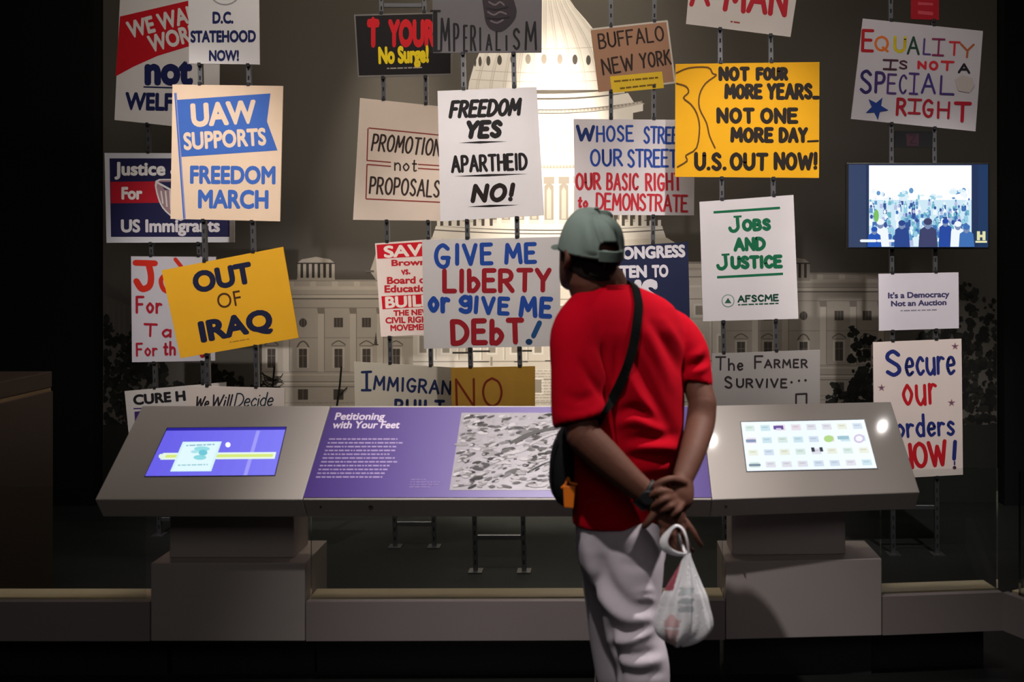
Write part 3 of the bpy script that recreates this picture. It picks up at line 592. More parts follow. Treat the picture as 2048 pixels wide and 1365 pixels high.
a = sign('G', [(1823, -60), (1878, -52), (1878, 40), (1822, 38)], (166, 18, 34), 'small red placard with two pale bars above the EQUALITY placard', t=.006)
a.poly([(1836, 4), (1866, 6), (1866, 11), (1836, 10)], (196, 70, 80)); a.poly([(1836, 21), (1866, 24), (1866, 31), (1836, 28)], (196, 70, 80)); finish(a)
a = sign('G', [(1790, 262), (1866, 263), (1865, 296), (1789, 295)], (20, 20, 22), 'dark strip with faint maroon print between EQUALITY placard and television', t=.006)
a.poly([(1812, 268), (1838, 268), (1837, 292), (1814, 292)], (58, 30, 42)); a.line([(1819, 271), (1831, 271), (1820, 287), (1833, 287)], 3.4, (40, 22, 32)); finish(a)
a = sign('G', [(1757, 548), (1917, 545), (1918, 657), (1758, 662)], (204, 198, 206), "white placard reading It's a Democracy Not an Auction, below television")
ND = (62, 58, 96); a.type("It's a Democracy", 1776, 597, 1899, 594, 12, ND, .032); a.type('Not an Auction', 1782, 613, 1893, 610, 11, ND, .032); a.dashes(1801, 622, 1874, 620, 2.4, (130, 126, 140)); finish(a)
a = sign('G', [(1746, 685), (1923, 678), (1926, 950), (1749, 960)], (218, 204, 198), 'white placard in blue and red reading Secure our Borders NOW!')
BS, RS = (30, 42, 112), (184, 22, 34)
a.hand('S', 1771, 756, 1805, 754, 55, 8, BS); a.hand('ecure', 1809, 753, 1912, 750, 62, 6.2, BS, gap=.14); a.hand('our', 1805, 814, 1876, 810, 72, 6.4, RS, gap=.2)
a.hand('B', 1764, 880, 1786, 878, 50, 6, BS); a.hand('orders', 1791, 878, 1911, 872, 48, 6, BS, gap=.14); a.hand('NOW', 1800, 943, 1898, 932, 54, 8, RS, gap=.1); a.line([(1910, 884), (1908, 918)], 8, BS); a.line([(1909, 924), (1909, 930)], 3, BS); a.disc(1909, 936, 3.6, 3.6, (60, 30, 60))
for x, y in ((1910, 693), (1763, 776), (1903, 806)):
    a.poly([(x + (8 if k % 2 == 0 else 3) * math.cos(k * math.pi / 5 - 1.57), y + (8 if k % 2 == 0 else 3) * math.sin(k * math.pi / 5 - 1.57)) for k in range(10)], (150, 96, 100))
    a.disc(x, y, 2.4, 2.4, (80, 80, 110), 8)
finish(a)

# ------------------------------------------------------------------ television on the right rack
def screen_mat(rgb, e=1.0): return mat(rgb, .3, noise=0, key='screen_light', emit=e * .574)
def build_tv():
    Y = RACK['G'][0]; yf = Y - .045
    lo = at(1837, 497, yf); tv = empty('television', lo, 'flat television showing a crowd, on the right rack', 'television')
    p0, p1 = at(1696, 328, yf), at(1977, 496, yf)
    bm = bmesh.new(); box(bm, p0.x - .006, p1.x + .006, yf + .001, Y - .001, p1.z - .006, p0.z + .006); bevel(bm, .004)
    mesh('housing', bm, mat((22, 22, 24), .35, noise=.05, key='black_plastic'), tv)
    a = Art(Plane((0, yf, 0)), start=.0005); rn = random.Random(5); S = lambda r, g, b, e=1.0: screen_mat((r, g, b), e)
    a.poly([(1697, 329), (1976, 329), (1976, 495), (1697, 495)], S(22, 44, 84)); a.poly([(1697, 329), (1732, 329), (1732, 495), (1697, 495)], S(44, 60, 96)); a.poly([(1956, 329), (1976, 329), (1976, 495), (1956, 495)], S(22, 52, 92))
    a.poly([(1738, 331), (1943, 331), (1943, 494), (1738, 494)], S(250, 252, 255, 1.15)); a.poly([(1738, 400), (1943, 400), (1943, 494), (1738, 494)], S(206, 232, 246))
    pal = [S(*c) for c in ((150, 205, 226), (96, 150, 200), (220, 240, 250), (60, 110, 180), (240, 248, 255), (180, 190, 226), (110, 180, 200), (44, 78, 150))]
    for i in range(40): a.disc(rn.uniform(1744, 1938), rn.uniform(378, 402), rn.uniform(2, 9), rn.uniform(2, 6), rn.choice(pal[:3] + [pal[4]]), 8)
    for i in range(190):
        y = 398 + 80 * (i / 190); r = 2.5 + 4.5 * (i / 190); x = rn.uniform(1738 + r, 1943 - r); c = rn.choice(pal); a.disc(x, y, r * .7, r, c, 8)
        a.poly([(x - r, y + r), (x + r, y + r), (x + r * 1.1, min(493, y + r * 4)), (x - r * 1.1, min(493, y + r * 4))], rn.choice(pal))
    for x, y, r, c in ((1760, 448, 10, pal[4]), (1803, 450, 9, S(34, 66, 140)), (1855, 448, 11, S(58, 62, 104)), (1890, 446, 8, S(30, 70, 160)), (1915, 452, 9, pal[4]), (1748, 462, 8, S(20, 80, 180)), (1932, 458, 9, pal[3])):
        a.poly([(x - r * 1.7, 494), (x - r * 1.5, y + r * 1.1), (x - r * .6, y + r * .5), (x + r * .6, y + r * .5), (x + r * 1.5, y + r * 1.1), (x + r * 1.8, 494)], c); a.disc(x, y, r * .75, r, S(120, 140, 180), 12); a.disc(x, y - r * .4, r * .8, r * .65, c, 10)
    a.disc(1752, 432, 5, 13, S(120, 190, 90), 10)
    a.line([(1722, 482), (1750, 482)], 5.5, S(240, 246, 250)); a.line([(1755, 482), (1786, 482)], 5, S(240, 246, 250))
    for q in ([(1953, 463), (1959, 463), (1959, 481), (1953, 481)], [(1964, 463), (1970, 463), (1970, 481), (1964, 481)], [(1957, 470), (1966, 470), (1966, 475), (1957, 475)], [(1950, 482), (1973, 482), (1973, 486), (1950, 486)]): a.poly(q, S(226, 222, 170))
    a.done('screen', tv)
    for xp in (1786, 1871):
        c = at(xp, 412, Y); bm = bmesh.new(); box(bm, c.x - .014, c.x + .014, Y - .02, Y - .0008, c.z - .06, c.z + .06); bevel(bm, .002, 1); mesh('wall_bracket', bm, CLIP, tv)
build_tv()

# ------------------------------------------------------------------ reading console
SATIN = mat((186, 178, 172), .38, metal=0, noise=.03, scale=4, coat=.25, key='satin_grey', spec=.4)
SLATE = mat((166, 157, 153), .5, noise=.04, scale=5, key='grey_laminate')
Y0, Z0, SL, DP = 3.5, .76, .76, .363                          # front edge, its height, slope, depth in plan
XL, XA, XB, XR, YR = -1.7675, -1.041, .392, 1.155, 3.61
def topz(d): return Z0 + SL * d
TP = Plane((0, Y0, Z0), (0, -SL, 1))                          # main sloped top
RDIR = V((XR - XB, YR - Y0, 0)); RN = RDIR.cross(V((0, 1, SL))).normalized()
TPR = Plane((XB, Y0, Z0), RN if RN.z > 0 else -RN)            # top of the angled right section
def build_console():
    co = empty('reading_console', (-.3, 3.8, 0), 'long grey sloped reading console with two touch screens and purple panel', 'console')
    def section(name, x0, x1, y0, y1, m, tx0=0, tx1=0):
        """wedge with sloped top; y0, y1 front depth at both ends"""
        bm = bmesh.new(); dn = V((0, SL, -1)).normalized() * .094; c4 = [V((x0, y0, Z0)), V((x1, y1, Z0)), V((x1, y1 + DP, topz(DP))), V((x0, y0 + DP, topz(DP)))]
        hexa(bm, [c + dn for c in c4] + c4)
        bevel(bm, .003); return mesh(name, bm, m, co)
    g = .0012
    section('left_housing', XL, XA - g, Y0, Y0, SATIN, .02, 0); section('right_housing', XB + g, XR, Y0, YR, SATIN, 0, -.015)
    section('centre_housing', XA + g, XB - g, Y0, Y0, mat((172, 164, 158), .45, noise=.04, key='grey_laminate_front'))
    # purple graphic panel lying on the centre housing
    a = Art(TP, start=.0032); PU = mat((64, 30, 130), .4, noise=.03, scale=5, spec=.5, key='purple_panel')
    a.pl = Plane(TP.p + TP.n * .0028, TP.n); a.lift = .0006
    a.board([(661, 815.5), (1402, 813.5), (1423, 995.5), (606, 995.5)], PU, .0022)
    LT, PT = (228, 214, 236), (176, 156, 204)
    a.type('Petitioning', 669, 840, 768, 840, 14, LT, .02, .28); a.type('with Your Feet', 664, 857, 798, 857, 14, LT, .02, .28)
    for i, r in enumerate((795, 805, 795, 792, 779, 790, 795, 779, 775, 770, 765)): a.dashes(658 - i * 2.6, 879 + i * 7.6, r, 879 + i * 7.6, 2.6, PT, i)
    for i, r in enumerate((852, 880, 878, 860)): a.dashes(822 - i * 1.2, 960 + i * 5, r, 960 + i * 5, 1.6, (140, 120, 172), i + 30)
    a.done('graphic_panel', co)
    # black and white photograph of marchers printed at the right of the panel
    p = Art(Plane(TP.p + TP.n * .0036, TP.n), step=1.6e-6); gy = lambda v: (v, int(v * .98), v)
    p.board([(923, 826), (1344, 826), (1352, 981), (899, 981)], mat((128, 122, 132), .4, noise=.35, scale=22, key='print'), .0005)
    rn = random.Random(11); e0 = lambda y: 923 - (y - 826) * .155
    for i in range(900):
        y = 830 + 146 * (i / 900); x = rn.uniform(e0(y) + 8, 1340); r = rn.uniform(1.5, 6.5); v = rn.choice((44, 66, 92, 116, 140, 158, 172, 184))
        an = rn.uniform(-.5, .2); p.disc(x, min(974, max(833, y)), r * rn.uniform(1, 2.4), min(r * .55, 5), gy(v), 9, an)
    for k in range(9):                                         # long diagonal folds of the marchers' coats
        x = rn.uniform(960, 1220); y = rn.uniform(860, 950); p.line([(q.x, q.y) for q in crom([(x, y + 20), (x + 40, y), (x + 90, y - 12), (x + 130, y - 30)], 4)], rn.uniform(2, 5), gy(rn.choice((50, 80, 176))), False)
    p.done('printed_photograph', co)
    # touch screens
    for side, pl, q in (('left', TP, [(335, 857), (572, 855), (549, 951), (290, 953)]), ('right', TPR, [(1482, 845), (1728, 840), (1754, 937), (1494, 943)])):
        s = Art(Plane(pl.p + pl.n * .0016, pl.n), start=.0004); S = lambda r, g, b, e=1.0: screen_mat((r, g, b), e)
        mx, my = sum(c[0] for c in q) / 4, sum(c[1] for c in q) / 4
        s.board([(mx + (x - mx) * 1.012, my + (y - my) * 1.025) for x, y in q], mat((24, 24, 40), .2, noise=0, key='bezel'), .0014)
        L = lambda u, v: tuple((q[0][i] * (1 - u) + q[1][i] * u) * (1 - v) + (q[3][i] * (1 - u) + q[2][i] * u) * v for i in (0, 1))
        R = lambda u0, v0, u1, v1, c: s.poly([L(u0, v0), L(u1, v0), L(u1, v1), L(u0, v1)], c)
        if side == 'left':
            n = 12
            for i in range(n):
                f = i / (n - 1); c = S(104 + 20 * f, 96 + 24 * f, 232 + 12 * f)
                R(i / n, 0, (i + 1) / n, 1, c)
            R(0, 0, 1, .055, S(34, 24, 150))
            R(.76, .07, .79, 1, S(158, 154, 248)); R(.06, .52, .97, .66, S(232, 248, 232)); R(.09, .56, .95, .62, S(214, 232, 120)); s.disc(*L(.06, .59), 6, 5, S(225, 245, 225))
            R(.18, .29, .50, .91, S(214, 244, 250)); R(.20, .31, .48, .89, S(226, 250, 255))
            for x, y, w_, h_, c in ((.36, .44, 16, 5, (150, 222, 232)), (.38, .52, 9, 6, (110, 200, 214)), (.37, .62, 13, 5, (140, 216, 226)), (.31, .50, 8, 3, (170, 226, 236))): s.disc(*L(x, y), w_, h_, S(*c))
            s.dashes(*L(.22, .37), *L(.45, .35), 2.4, S(130, 180, 200)); s.dashes(*L(.22, .78), *L(.47, .77), 2.4, S(150, 200, 210), 3); s.disc(*L(.56, .36), 5, 5, S(255, 255, 255, 1.4))
        else:
            R(0, 0, 1, 1, S(236, 246, 255, 1.05)); rn = random.Random(9)
            for r in range(4):
                for c in range(8):
                    u, v = .065 + c * .124, .13 + r * .25
                    col = rn.choice(((206, 220, 236), (222, 222, 232), (232, 222, 232), (214, 232, 226), (200, 226, 236), (232, 236, 220))); R(u - .038, v - .06, u + .038, v + .06, S(*col)); R(u - .025, v - .03, u + .02, v + .0, S(*[k - 22 for k in col]))
            R(.255, .09, .335, .17, S(98, 70, 150)); R(.275, .14, .315, .18, S(206, 200, 230)); s.disc(*L(.68, .38), 10, 7, S(176, 214, 130)); R(.75, .33, .84, .40, S(150, 190, 204)); R(.02, .36, .10, .42, S(120, 140, 176))
            s.disc(*L(.92, .39), 11, 9, S(206, 190, 222), 18); s.disc(*L(.92, .39), 7, 5.5, S(240, 244, 255), 18); R(.525, .55, .55, .64, S(40, 44, 60)); R(.59, .55, .615, .64, S(40, 44, 60)); R(.02, .86, .11, .91, S(110, 130, 150))
        s.done('touch_screen', co)
    # pedestals and their plinths
    def pedestal(x0, x1, sk):
        bm = bmesh.new(); yb = 3.765 + sk
        hexa(bm, [(x0, yb, .478), (x1, yb + sk * .5, .478), (x1, 3.95, .478), (x0, 3.95, .478), (x0, yb, .84), (x1, yb + sk * .5, .84), (x1, 3.95, .95), (x0, 3.95, .95)]); bevel(bm, .003); mesh('pedestal', bm, SLATE, co)
    pedestal(-1.62, -1.152, 0); pedestal(.5, .935, .03)
    def plinth(x0, x1, y0, y1):
        bm = bmesh.new()
        hexa(bm, [(x0, y0, .188), (x1, y1, .188), (x1, 4.0, .188), (x0, 4.0, .188), (x0, y0, .477), (x1, y1, .477), (x1, 4.0, .477), (x0, 4.0, .477)]); bevel(bm, .003)
        mesh('plinth', bm, SLATE, co)
        bm = bmesh.new(); box(bm, x0 + .01, x1 - .01, 3.86, 3.99, 0, .187); mesh('toe_kick', bm, TOE, co)
    plinth(-1.662, -1.092, 3.7, 3.7); plinth(.468, 1.058, 3.715, 3.755)
    # lock and screws on the front lip
    for px, r in ((742, .009), (642, .004), (1452, .004)):
        c = at(px, 1014, 3.526); bm = bmesh.new(); bmesh.ops.create_cone(bm, cap_ends=True, segments=14, radius1=r, radius2=r * .85, depth=.012, matrix=Matrix.Translation(c) @ Matrix.Rotation(math.radians(90), 4, 'X'))
        mesh('lock' if r > .005 else 'screw', bm, HOLE, co)
TOE = mat((44, 43, 44), .22, noise=.1, scale=6, key='gloss_toe', spec=.5)
build_console()

# ------------------------------------------------------------------ low curb, glass barrier
def curb(n, p0, p1, depth=.15):
    """low wall from p0 to p1 (front corners in plan) with a slot for the glass"""
    d = (V((*p1, 0)) - V((*p0, 0))).normalized(); nb = V((-d.y, d.x, 0))
    def bx(bm, a0, a1, z0, z1):
        P = [V((*p0, 0)) + nb * a0, V((*p1, 0)) + nb * a0, V((*p1, 0)) + nb * a1, V((*p0, 0)) + nb * a1]
        hexa(bm, [(p.x, p.y, z0) for p in P] + [(p.x, p.y, z1) for p in P])
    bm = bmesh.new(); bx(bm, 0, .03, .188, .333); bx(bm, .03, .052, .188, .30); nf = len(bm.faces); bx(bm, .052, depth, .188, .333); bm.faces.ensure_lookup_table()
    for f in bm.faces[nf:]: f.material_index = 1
    structure('trim_%d' % n, bm, [CURBM, LEDGE_LIT])
    bm = bmesh.new(); bx(bm, depth, depth + .12, 0, .187); structure('baseboard_%d' % n, bm, TOE)
    return d, nb
def glass_mat():
    m = bpy.data.materials.new('clear_glass'); m.use_nodes = True; nt = m.node_tree; nt.nodes.clear()
    o = nt.nodes.new('ShaderNodeOutputMaterial'); mx = nt.nodes.new('ShaderNodeMixShader'); tr = nt.nodes.new('ShaderNodeBsdfTransparent'); gl = nt.nodes.new('ShaderNodeBsdfGlossy'); fr = nt.nodes.new('ShaderNodeFresnel')
    fr.inputs[0].default_value = 1.45; gl.inputs['Roughness'].default_value = .02; tr.inputs[0].default_value = (.93, .95, .94, 1)
    nt.links.new(fr.outputs[0], mx.inputs[0]); nt.links.new(tr.outputs[0], mx.inputs[1]); nt.links.new(gl.outputs[0], mx.inputs[2]); nt.links.new(mx.outputs[0], o.inputs[0]); return m
GLASS = glass_mat()
def glass(p0, p1, top, label):
    d = (V((*p1, 0)) - V((*p0, 0))).normalized(); nb = V((-d.y, d.x, 0)); bm = bmesh.new()
    P = [V((*p0, 0)) + nb * .035, V((*p1, 0)) + nb * .035, V((*p1, 0)) + nb * .047, V((*p0, 0)) + nb * .047]
    hexa(bm, [(p.x, p.y, .301) for p in P] + [(p.x, p.y, top) for p in P]); c = sum(P, V((0, 0, 0))) / 4; c.z = .301
    tag(mesh('glass_barrier', bm, GLASS, origin=c), label, 'glass panel', 'glass barrier panels')
CR = (1.532, 3.806)
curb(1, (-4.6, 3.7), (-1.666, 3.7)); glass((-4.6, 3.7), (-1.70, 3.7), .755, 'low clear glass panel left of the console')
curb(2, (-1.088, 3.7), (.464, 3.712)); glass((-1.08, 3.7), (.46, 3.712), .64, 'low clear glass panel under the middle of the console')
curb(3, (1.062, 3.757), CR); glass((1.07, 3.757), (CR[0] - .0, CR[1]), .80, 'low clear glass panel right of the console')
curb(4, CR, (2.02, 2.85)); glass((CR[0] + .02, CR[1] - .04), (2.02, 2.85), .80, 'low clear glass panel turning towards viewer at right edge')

# dim brown cabinet at the left edge
cb = empty('cabinet', (-2.9, 4.4, 0), 'dim brown cabinet cut off by the left edge of photo', 'cabinet'); BRN = mat((44, 31, 20), .6, noise=.15, scale=8, key='brown_wood')
bm = bmesh.new(); box(bm, -3.4, -2.57, 4.2, 4.7, 0, .985); bevel(bm, .004); mesh('cabinet_body', bm, BRN, cb)
bm = bmesh.new(); box(bm, -3.42, -2.58, 4.19, 4.71, 1.0, 1.075); bevel(bm, .004); mesh('cabinet_top', bm, BRN, cb)
bm = bmesh.new(); box(bm, -3.40, -2.575, 4.205, 4.69, .985, 1.0); mesh('metal_strip', bm, mat((110, 92, 64), .35, metal=.6, key='strip'), cb)

# ------------------------------------------------------------------ the visitor
SKIN = mat((80, 48, 36), .68, noise=.14, scale=30, bump=.14, key='skin', spec=.22)
SHIRT = mat((152, 0, 20), .9, noise=.06, scale=60, bump=.05, key='red_cotton', spec=.06)
PANT = mat((168, 160, 168), .9, noise=.05, scale=60, bump=.06, key='grey_fleece', spec=.15)
CAPM = mat((112, 126, 119), .85, noise=.08, scale=50, bump=.08, key='cap_cotton', spec=.2)
BAGM = mat((14, 15, 18), .7, noise=.15, scale=50, bump=.1, key='black_nylon', spec=.2)
TH = math.radians(34); FWD = V((-math.sin(TH), math.cos(TH), 0)); LEFT = V((-math.cos(TH), -math.sin(TH), 0)); UP = V((0, 0, 1))
def loft(bm, rings, cap=True):
    R = [[bm.verts.new(p) for p in r] for r in rings]; n = len(R[0])
    for a, b in zip(R[:-1], R[1:]):
        for i in range(n): bm.faces.new((a[i], a[(i + 1) % n], b[(i + 1) % n], b[i]))
    if cap:
        for r, fl in ((R[0], True), (R[-1], False)):
            c = bm.verts.new(sum((v.co for v in r), V((0, 0, 0))) / n)
            for i in range(n): bm.faces.new((r[i], c, r[(i + 1) % n]) if fl else (r[(i + 1) % n], c, r[i]))
def ell(c, a, b, n=28, e=1.0):
    """ring round centre c; a and b are its two half axes"""
    out = []
    for i in range(n):
        t = 2 * math.pi * i / n; ct, st = math.cos(t), math.sin(t)
        out.append(c + a * math.copysign(abs(ct) ** e, ct) + b * math.copysign(abs(st) ** e, st))
    return out
def tube(bm, pts, rad, side=None, n=20, sub=4, cap=True):
    """limb along points; rad = radius or (wide, thin) per point, side = the wide direction"""
    P = crom(pts, sub); RR = crom([(r, r, 0) if not isinstance(r, tuple) else (r[0], r[1], 0) for r in rad], sub); rings = []
    sd = V(side) if side is not None else None
    for i, p in enumerate(P):
        t = (P[min(i + 1, len(P) - 1)] - P[max(i - 1, 0)]).normalized()
        s_ = sd if sd is not None else V((1, 0, 0)) if abs(t.x) < .9 else V((0, 1, 0))
        u = (s_ - t * s_.dot(t)).normalized(); v = t.cross(u); rings.append(ell(p, u * RR[i].x, v * RR[i].y, n))
        if sd is None: sd = u
        else: sd = u
    if cap:                                                    # rounded ends
        for k, (end, i0, i1) in enumerate(((rings[0], 0, 1), (rings[-1], -1, -2))):
            c = P[i0]; d = (P[i0] - P[i1]).normalized(); r = min((q - c).length for q in end)
            extra = [[c + (q - c) * math.cos(a) + d * r * math.sin(a) for q in end] for a in (.5, 1.0, 1.35)]
            rings = extra[::-1] + rings if k == 0 else rings + extra
    loft(bm, rings)
def ball(bm, c, r, sc=(1, 1, 1), rot=None):
    M = Matrix.Translation(c) @ (rot or Matrix.Identity(4)) @ Matrix.Diagonal((*sc, 1)); bmesh.ops.create_uvsphere(bm, u_segments=16, v_segments=10, radius=r, matrix=M)
def grown(name, bm, voxel, smooth, m, parent, shape=None, it2=0):
    """joins overlapping solids of a bmesh into one continuous skin"""
    bmesh.ops.recalc_face_normals(bm, faces=bm.faces); me = bpy.data.meshes.new(name); bm.to_mesh(me); bm.free()
    o = bpy.data.objects.new(name, me); COL.objects.link(o)
    r = o.modifiers.new('join', 'REMESH'); r.mode = 'VOXEL'; r.voxel_size = voxel
    q = o.modifiers.new('soften', 'SMOOTH'); q.factor = .5; q.iterations = smooth
    dg = bpy.context.evaluated_depsgraph_get(); dg.update(); nm = bpy.data.meshes.new_from_object(o.evaluated_get(dg)); bpy.data.objects.remove(o); bpy.data.meshes.remove(me)
    nb = bmesh.new(); nb.from_mesh(nm); bpy.data.meshes.remove(nm)
    if shape: shape(nb)
    for _ in range(it2): bmesh.ops.smooth_vert(nb, verts=nb.verts, factor=.5, use_axis_x=True, use_axis_y=True, use_axis_z=True)
    return mesh(name, nb, m, parent, smooth=True)
def folds(lines, lo=-1):
    """cloth folds: ridges (+) and valleys (-) along photo polylines on the side that faces the camera"""
    segs = []
    for pts, amp, wd in lines:
        Q = crom(pts, 4)
        for i in range(len(Q) - 1): segs.append((Q[i].x, Q[i].y, Q[i + 1].x, Q[i + 1].y, amp, wd, i / (len(Q) - 1), len(Q)))
    def f(bm):
        bm.normal_update(); mv = []
        for v in bm.verts:
            k = FPX / v.co.y; x, y = CX + v.co.x * k, CY - (v.co.z - EYE) * k; nf = -v.normal.y
            if nf < -.15: continue
            best = {}
            for x0, y0, x1, y1, amp, wd, t, n in segs:
                if abs(x - x0) > wd * 4 + abs(x1 - x0) or abs(y - y0) > wd * 4 + abs(y1 - y0): continue
                dx, dy = x1 - x0, y1 - y0; L = dx * dx + dy * dy + 1e-9; q = max(0, min(1, ((x - x0) * dx + (y - y0) * dy) / L))
                d = math.hypot(x - x0 - dx * q, y - y0 - dy * q); e = math.sin(math.pi * min(1, max(0, t + q / n)) * .9 + .15)
                h = amp * e * math.exp(-(d / wd) ** 2); kk = (amp, wd, n)
                if abs(h) > abs(best.get(kk, 0)): best[kk] = h
            if best: mv.append((v, v.normal * sum(best.values()) * min(1, (nf + .15) * 2)))
        for v, d in mv: v.co += d
    return f

def build_visitor():
    feet = at(1245, 1640, 2.9); feet.z = 0
    man = empty('person', feet, 'person seen from behind in red t-shirt, grey trousers and pale cap, hands clasped', 'person')
    A = lambda x, y, Y: at(x, y, Y)
    Lw, Rw = A(1312, 1006, 2.665), A(1366, 956, 2.72)
    # ---------------- body: one continuous skin
    b = bmesh.new()
    hp = math.radians(14); HT = A(1189, 421, 2.86); hu = (UP * math.cos(hp) - FWD * math.sin(hp)).normalized()   # head tilted back a little
    HTH = math.radians(33); hf0 = V((-math.sin(HTH), math.cos(HTH), 0)); hl = V((-math.cos(HTH), -math.sin(HTH), 0)); hf = (hf0 * math.cos(hp) + UP * math.sin(hp)).normalized(); hu = hl.cross(hf) * -1 if hl.cross(hf).z < 0 else hl.cross(hf)
    HC = HT - hu * .025                                       # top of the skull under the cap
    hd = lambda f, l, u: HC + hf * f + hl * l + hu * u
    rows = [(-.002, .03, .03, 0), (-.02, .055, .068, 0), (-.05, .071, .09, 0), (-.085, .076, .098, .002), (-.115, .075, .098, .004), (-.145, .07, .09, .01), (-.17, .063, .078, .022), (-.195, .054, .062, .036), (-.215, .042, .045, .05), (-.225, .026, .028, .058)]
    loft(b, [ell(hd(f, 0, u), hl * w_, hf * d_, 26) for u, w_, d_, f in rows])
    tube(b, [hd(.098, 0, -.095), hd(.112, 0, -.12), hd(.12, 0, -.138)], [.008, .012, .014]); ball(b, hd(.104, .012, -.14), .009); ball(b, hd(.104, -.012, -.14), .009)   # nose
    tube(b, [hd(.088, .024, -.166), hd(.101, 0, -.165), hd(.088, -.024, -.166)], [.006, .009, .006]); tube(b, [hd(.088, .02, -.178), hd(.099, 0, -.179), hd(.088, -.02, -.178)], [.006, .009, .006])
    tube(b, [hd(.07, .05, -.084), hd(.094, .02, -.086), hd(.094, -.02, -.086), hd(.07, -.05, -.084)], [.009, .011, .011, .009])  # brow
    for sg in (1, -1):                                         # ears
        tube(b, [hd(-.002, sg * .075, -.145), hd(-.022, sg * .084, -.132), hd(-.03, sg * .086, -.108), hd(-.012, sg * .083, -.092), hd(.002, sg * .078, -.105)], [.008, .009, .009, .008, .006])
        ball(b, hd(-.012, sg * .075, -.118), .017, (.6, 1, 1.2))
    N0 = A(1224, 600, 2.91)
    tube(b, [hd(-.022, 0, -.13), hd(-.03, 0, -.19), A(1204, 560, 2.89), N0, A(1236, 640, 2.91)], [(.064, .062), (.066, .068), (.064, .064), (.062, .06), (.07, .06)], side=hl)
    tor = [(590, 1232, .09, .06), (625, 1240, .135, .075), (660, 1243, .155, .085), (720, 1246, .155, .09), (800, 1254, .145, .095), (880, 1256, .135, .10), (960, 1247, .125, .095), (1040, 1240, .105, .085), (1090, 1243, .10, .085), (1120, 1245, .09, .08)]
    loft(b, [ell(A(x, y, 2.9), LEFT * a_, FWD * b_, 30) for y, x, a_, b_ in tor])
    # arms
    Le, Re = A(1166, 872, 2.70), A(1405, 806, 2.93)
    tube(b, [A(1162, 655, 2.80), A(1152, 745, 2.755), Le], [.046, .048, .046]); tube(b, [A(1346, 655, 3.0), A(1382, 735, 2.98), Re], [.046, .044, .041])
    tube(b, [Le, A(1205, 910, 2.685), A(1262, 963, 2.67), Lw], [.047, .046, .037, (.031, .025)], side=(1, 0, .6)); tube(b, [Re, A(1400, 850, 2.90), A(1385, 905, 2.80), Rw], [.042, .043, .037, (.03, .025)], side=(1, .3, .1))
    # left hand, palm towards the camera, fingers curled round the bag handles
    tube(b, [Lw, A(1326, 1020, 2.655), A(1344, 1036, 2.648), A(1356, 1046, 2.652)], [(.029, .022), (.036, .02), (.042, .019), (.036, .015)], side=A(1366, 1030, 2.66) - A(1330, 1052, 2.64))
    for pts, r in (([(1336, 1048, 2.645), (1326, 1066, 2.628), (1328, 1084, 2.632), (1338, 1090, 2.65)], (.0098, .0095, .009, .008)), ([(1348, 1052, 2.646), (1346, 1078, 2.626), (1352, 1099, 2.632), (1362, 1104, 2.652)], (.0102, .0098, .0092, .0082)),
                   ([(1361, 1050, 2.65), (1369, 1076, 2.632), (1377, 1097, 2.638), (1384, 1102, 2.655)], (.0098, .0094, .0088, .008)), ([(1371, 1042, 2.656), (1386, 1064, 2.645), (1396, 1083, 2.648), (1402, 1092, 2.66)], (.0088, .0084, .0078, .007)),
                   ([(1322, 1018, 2.645), (1306, 1032, 2.63), (1296, 1045, 2.626), (1289, 1053, 2.63)], (.0135, .0115, .0105, .009))):
        tube(b, [A(*p) for p in pts], r, n=12)
    # right hand closing over the left wrist
    tube(b, [Rw, A(1366, 972, 2.70), A(1362, 990, 2.675), A(1352, 1004, 2.66)], [(.029, .022), (.038, .021), (.042, .019), (.036, .015)], side=A(1384, 986, 2.70) - A(1340, 972, 2.65))
    for pts, r in (([(1340, 985, 2.645), (1322, 984, 2.622), (1304, 990, 2.628), (1296, 1000, 2.645)], (.0102, .0098, .0092, .0085)), ([(1346, 996, 2.645), (1330, 1000, 2.615), (1314, 1008, 2.617), (1304, 1016, 2.632)], (.0102, .0098, .0094, .0085)),
                   ([(1354, 1006, 2.648), (1342, 1014, 2.617), (1328, 1020, 2.616), (1318, 1026, 2.63)], (.0098, .0094, .009, .008)), ([(1364, 1010, 2.652), (1357, 1022, 2.624), (1346, 1030, 2.618), (1336, 1035, 2.63)], (.009, .0086, .008, .0072)),
                   ([(1366, 966, 2.68), (1345, 960, 2.655), (1326, 964, 2.64), (1310, 972, 2.64)], (.0135, .012, .011, .0095))):
        tube(b, [A(*p) for p in pts], r, n=12)
    # legs inside the trousers and feet inside the shoes
    Lk, Rk = A(1266, 1330, 2.80), A(1222, 1340, 3.0); La, Ra = V((feet.x + .06, 2.80, .09)), V((feet.x - .04, 3.04, .09))
    tube(b, [A(1262, 1070, 2.85), A(1264, 1180, 2.82), Lk, V((Lk.x + .02, 2.80, .3)), La], [.062, .062, .048, .048, .038]); tube(b, [A(1222, 1070, 2.95), A(1222, 1180, 2.97), Rk, V((Rk.x + .0, 3.02, .3)), Ra], [.062, .062, .048, .048, .038])
    for an in (La, Ra): tube(b, [an - UP * .02 - FWD * .03, an - UP * .05 + FWD * .06, an - UP * .06 + FWD * .15], [(.034, .034), (.036, .026), (.036, .018)], side=LEFT)
    grown('body', b, .0042, 3, SKIN, man)
    for sg in (1, -1):
        ey = bmesh.new(); ball(ey, hd(.083, sg * .032, -.108), .0125); mesh('eye', ey, mat((220, 214, 206), .2, noise=.02, key='eye_white'), man, smooth=True)
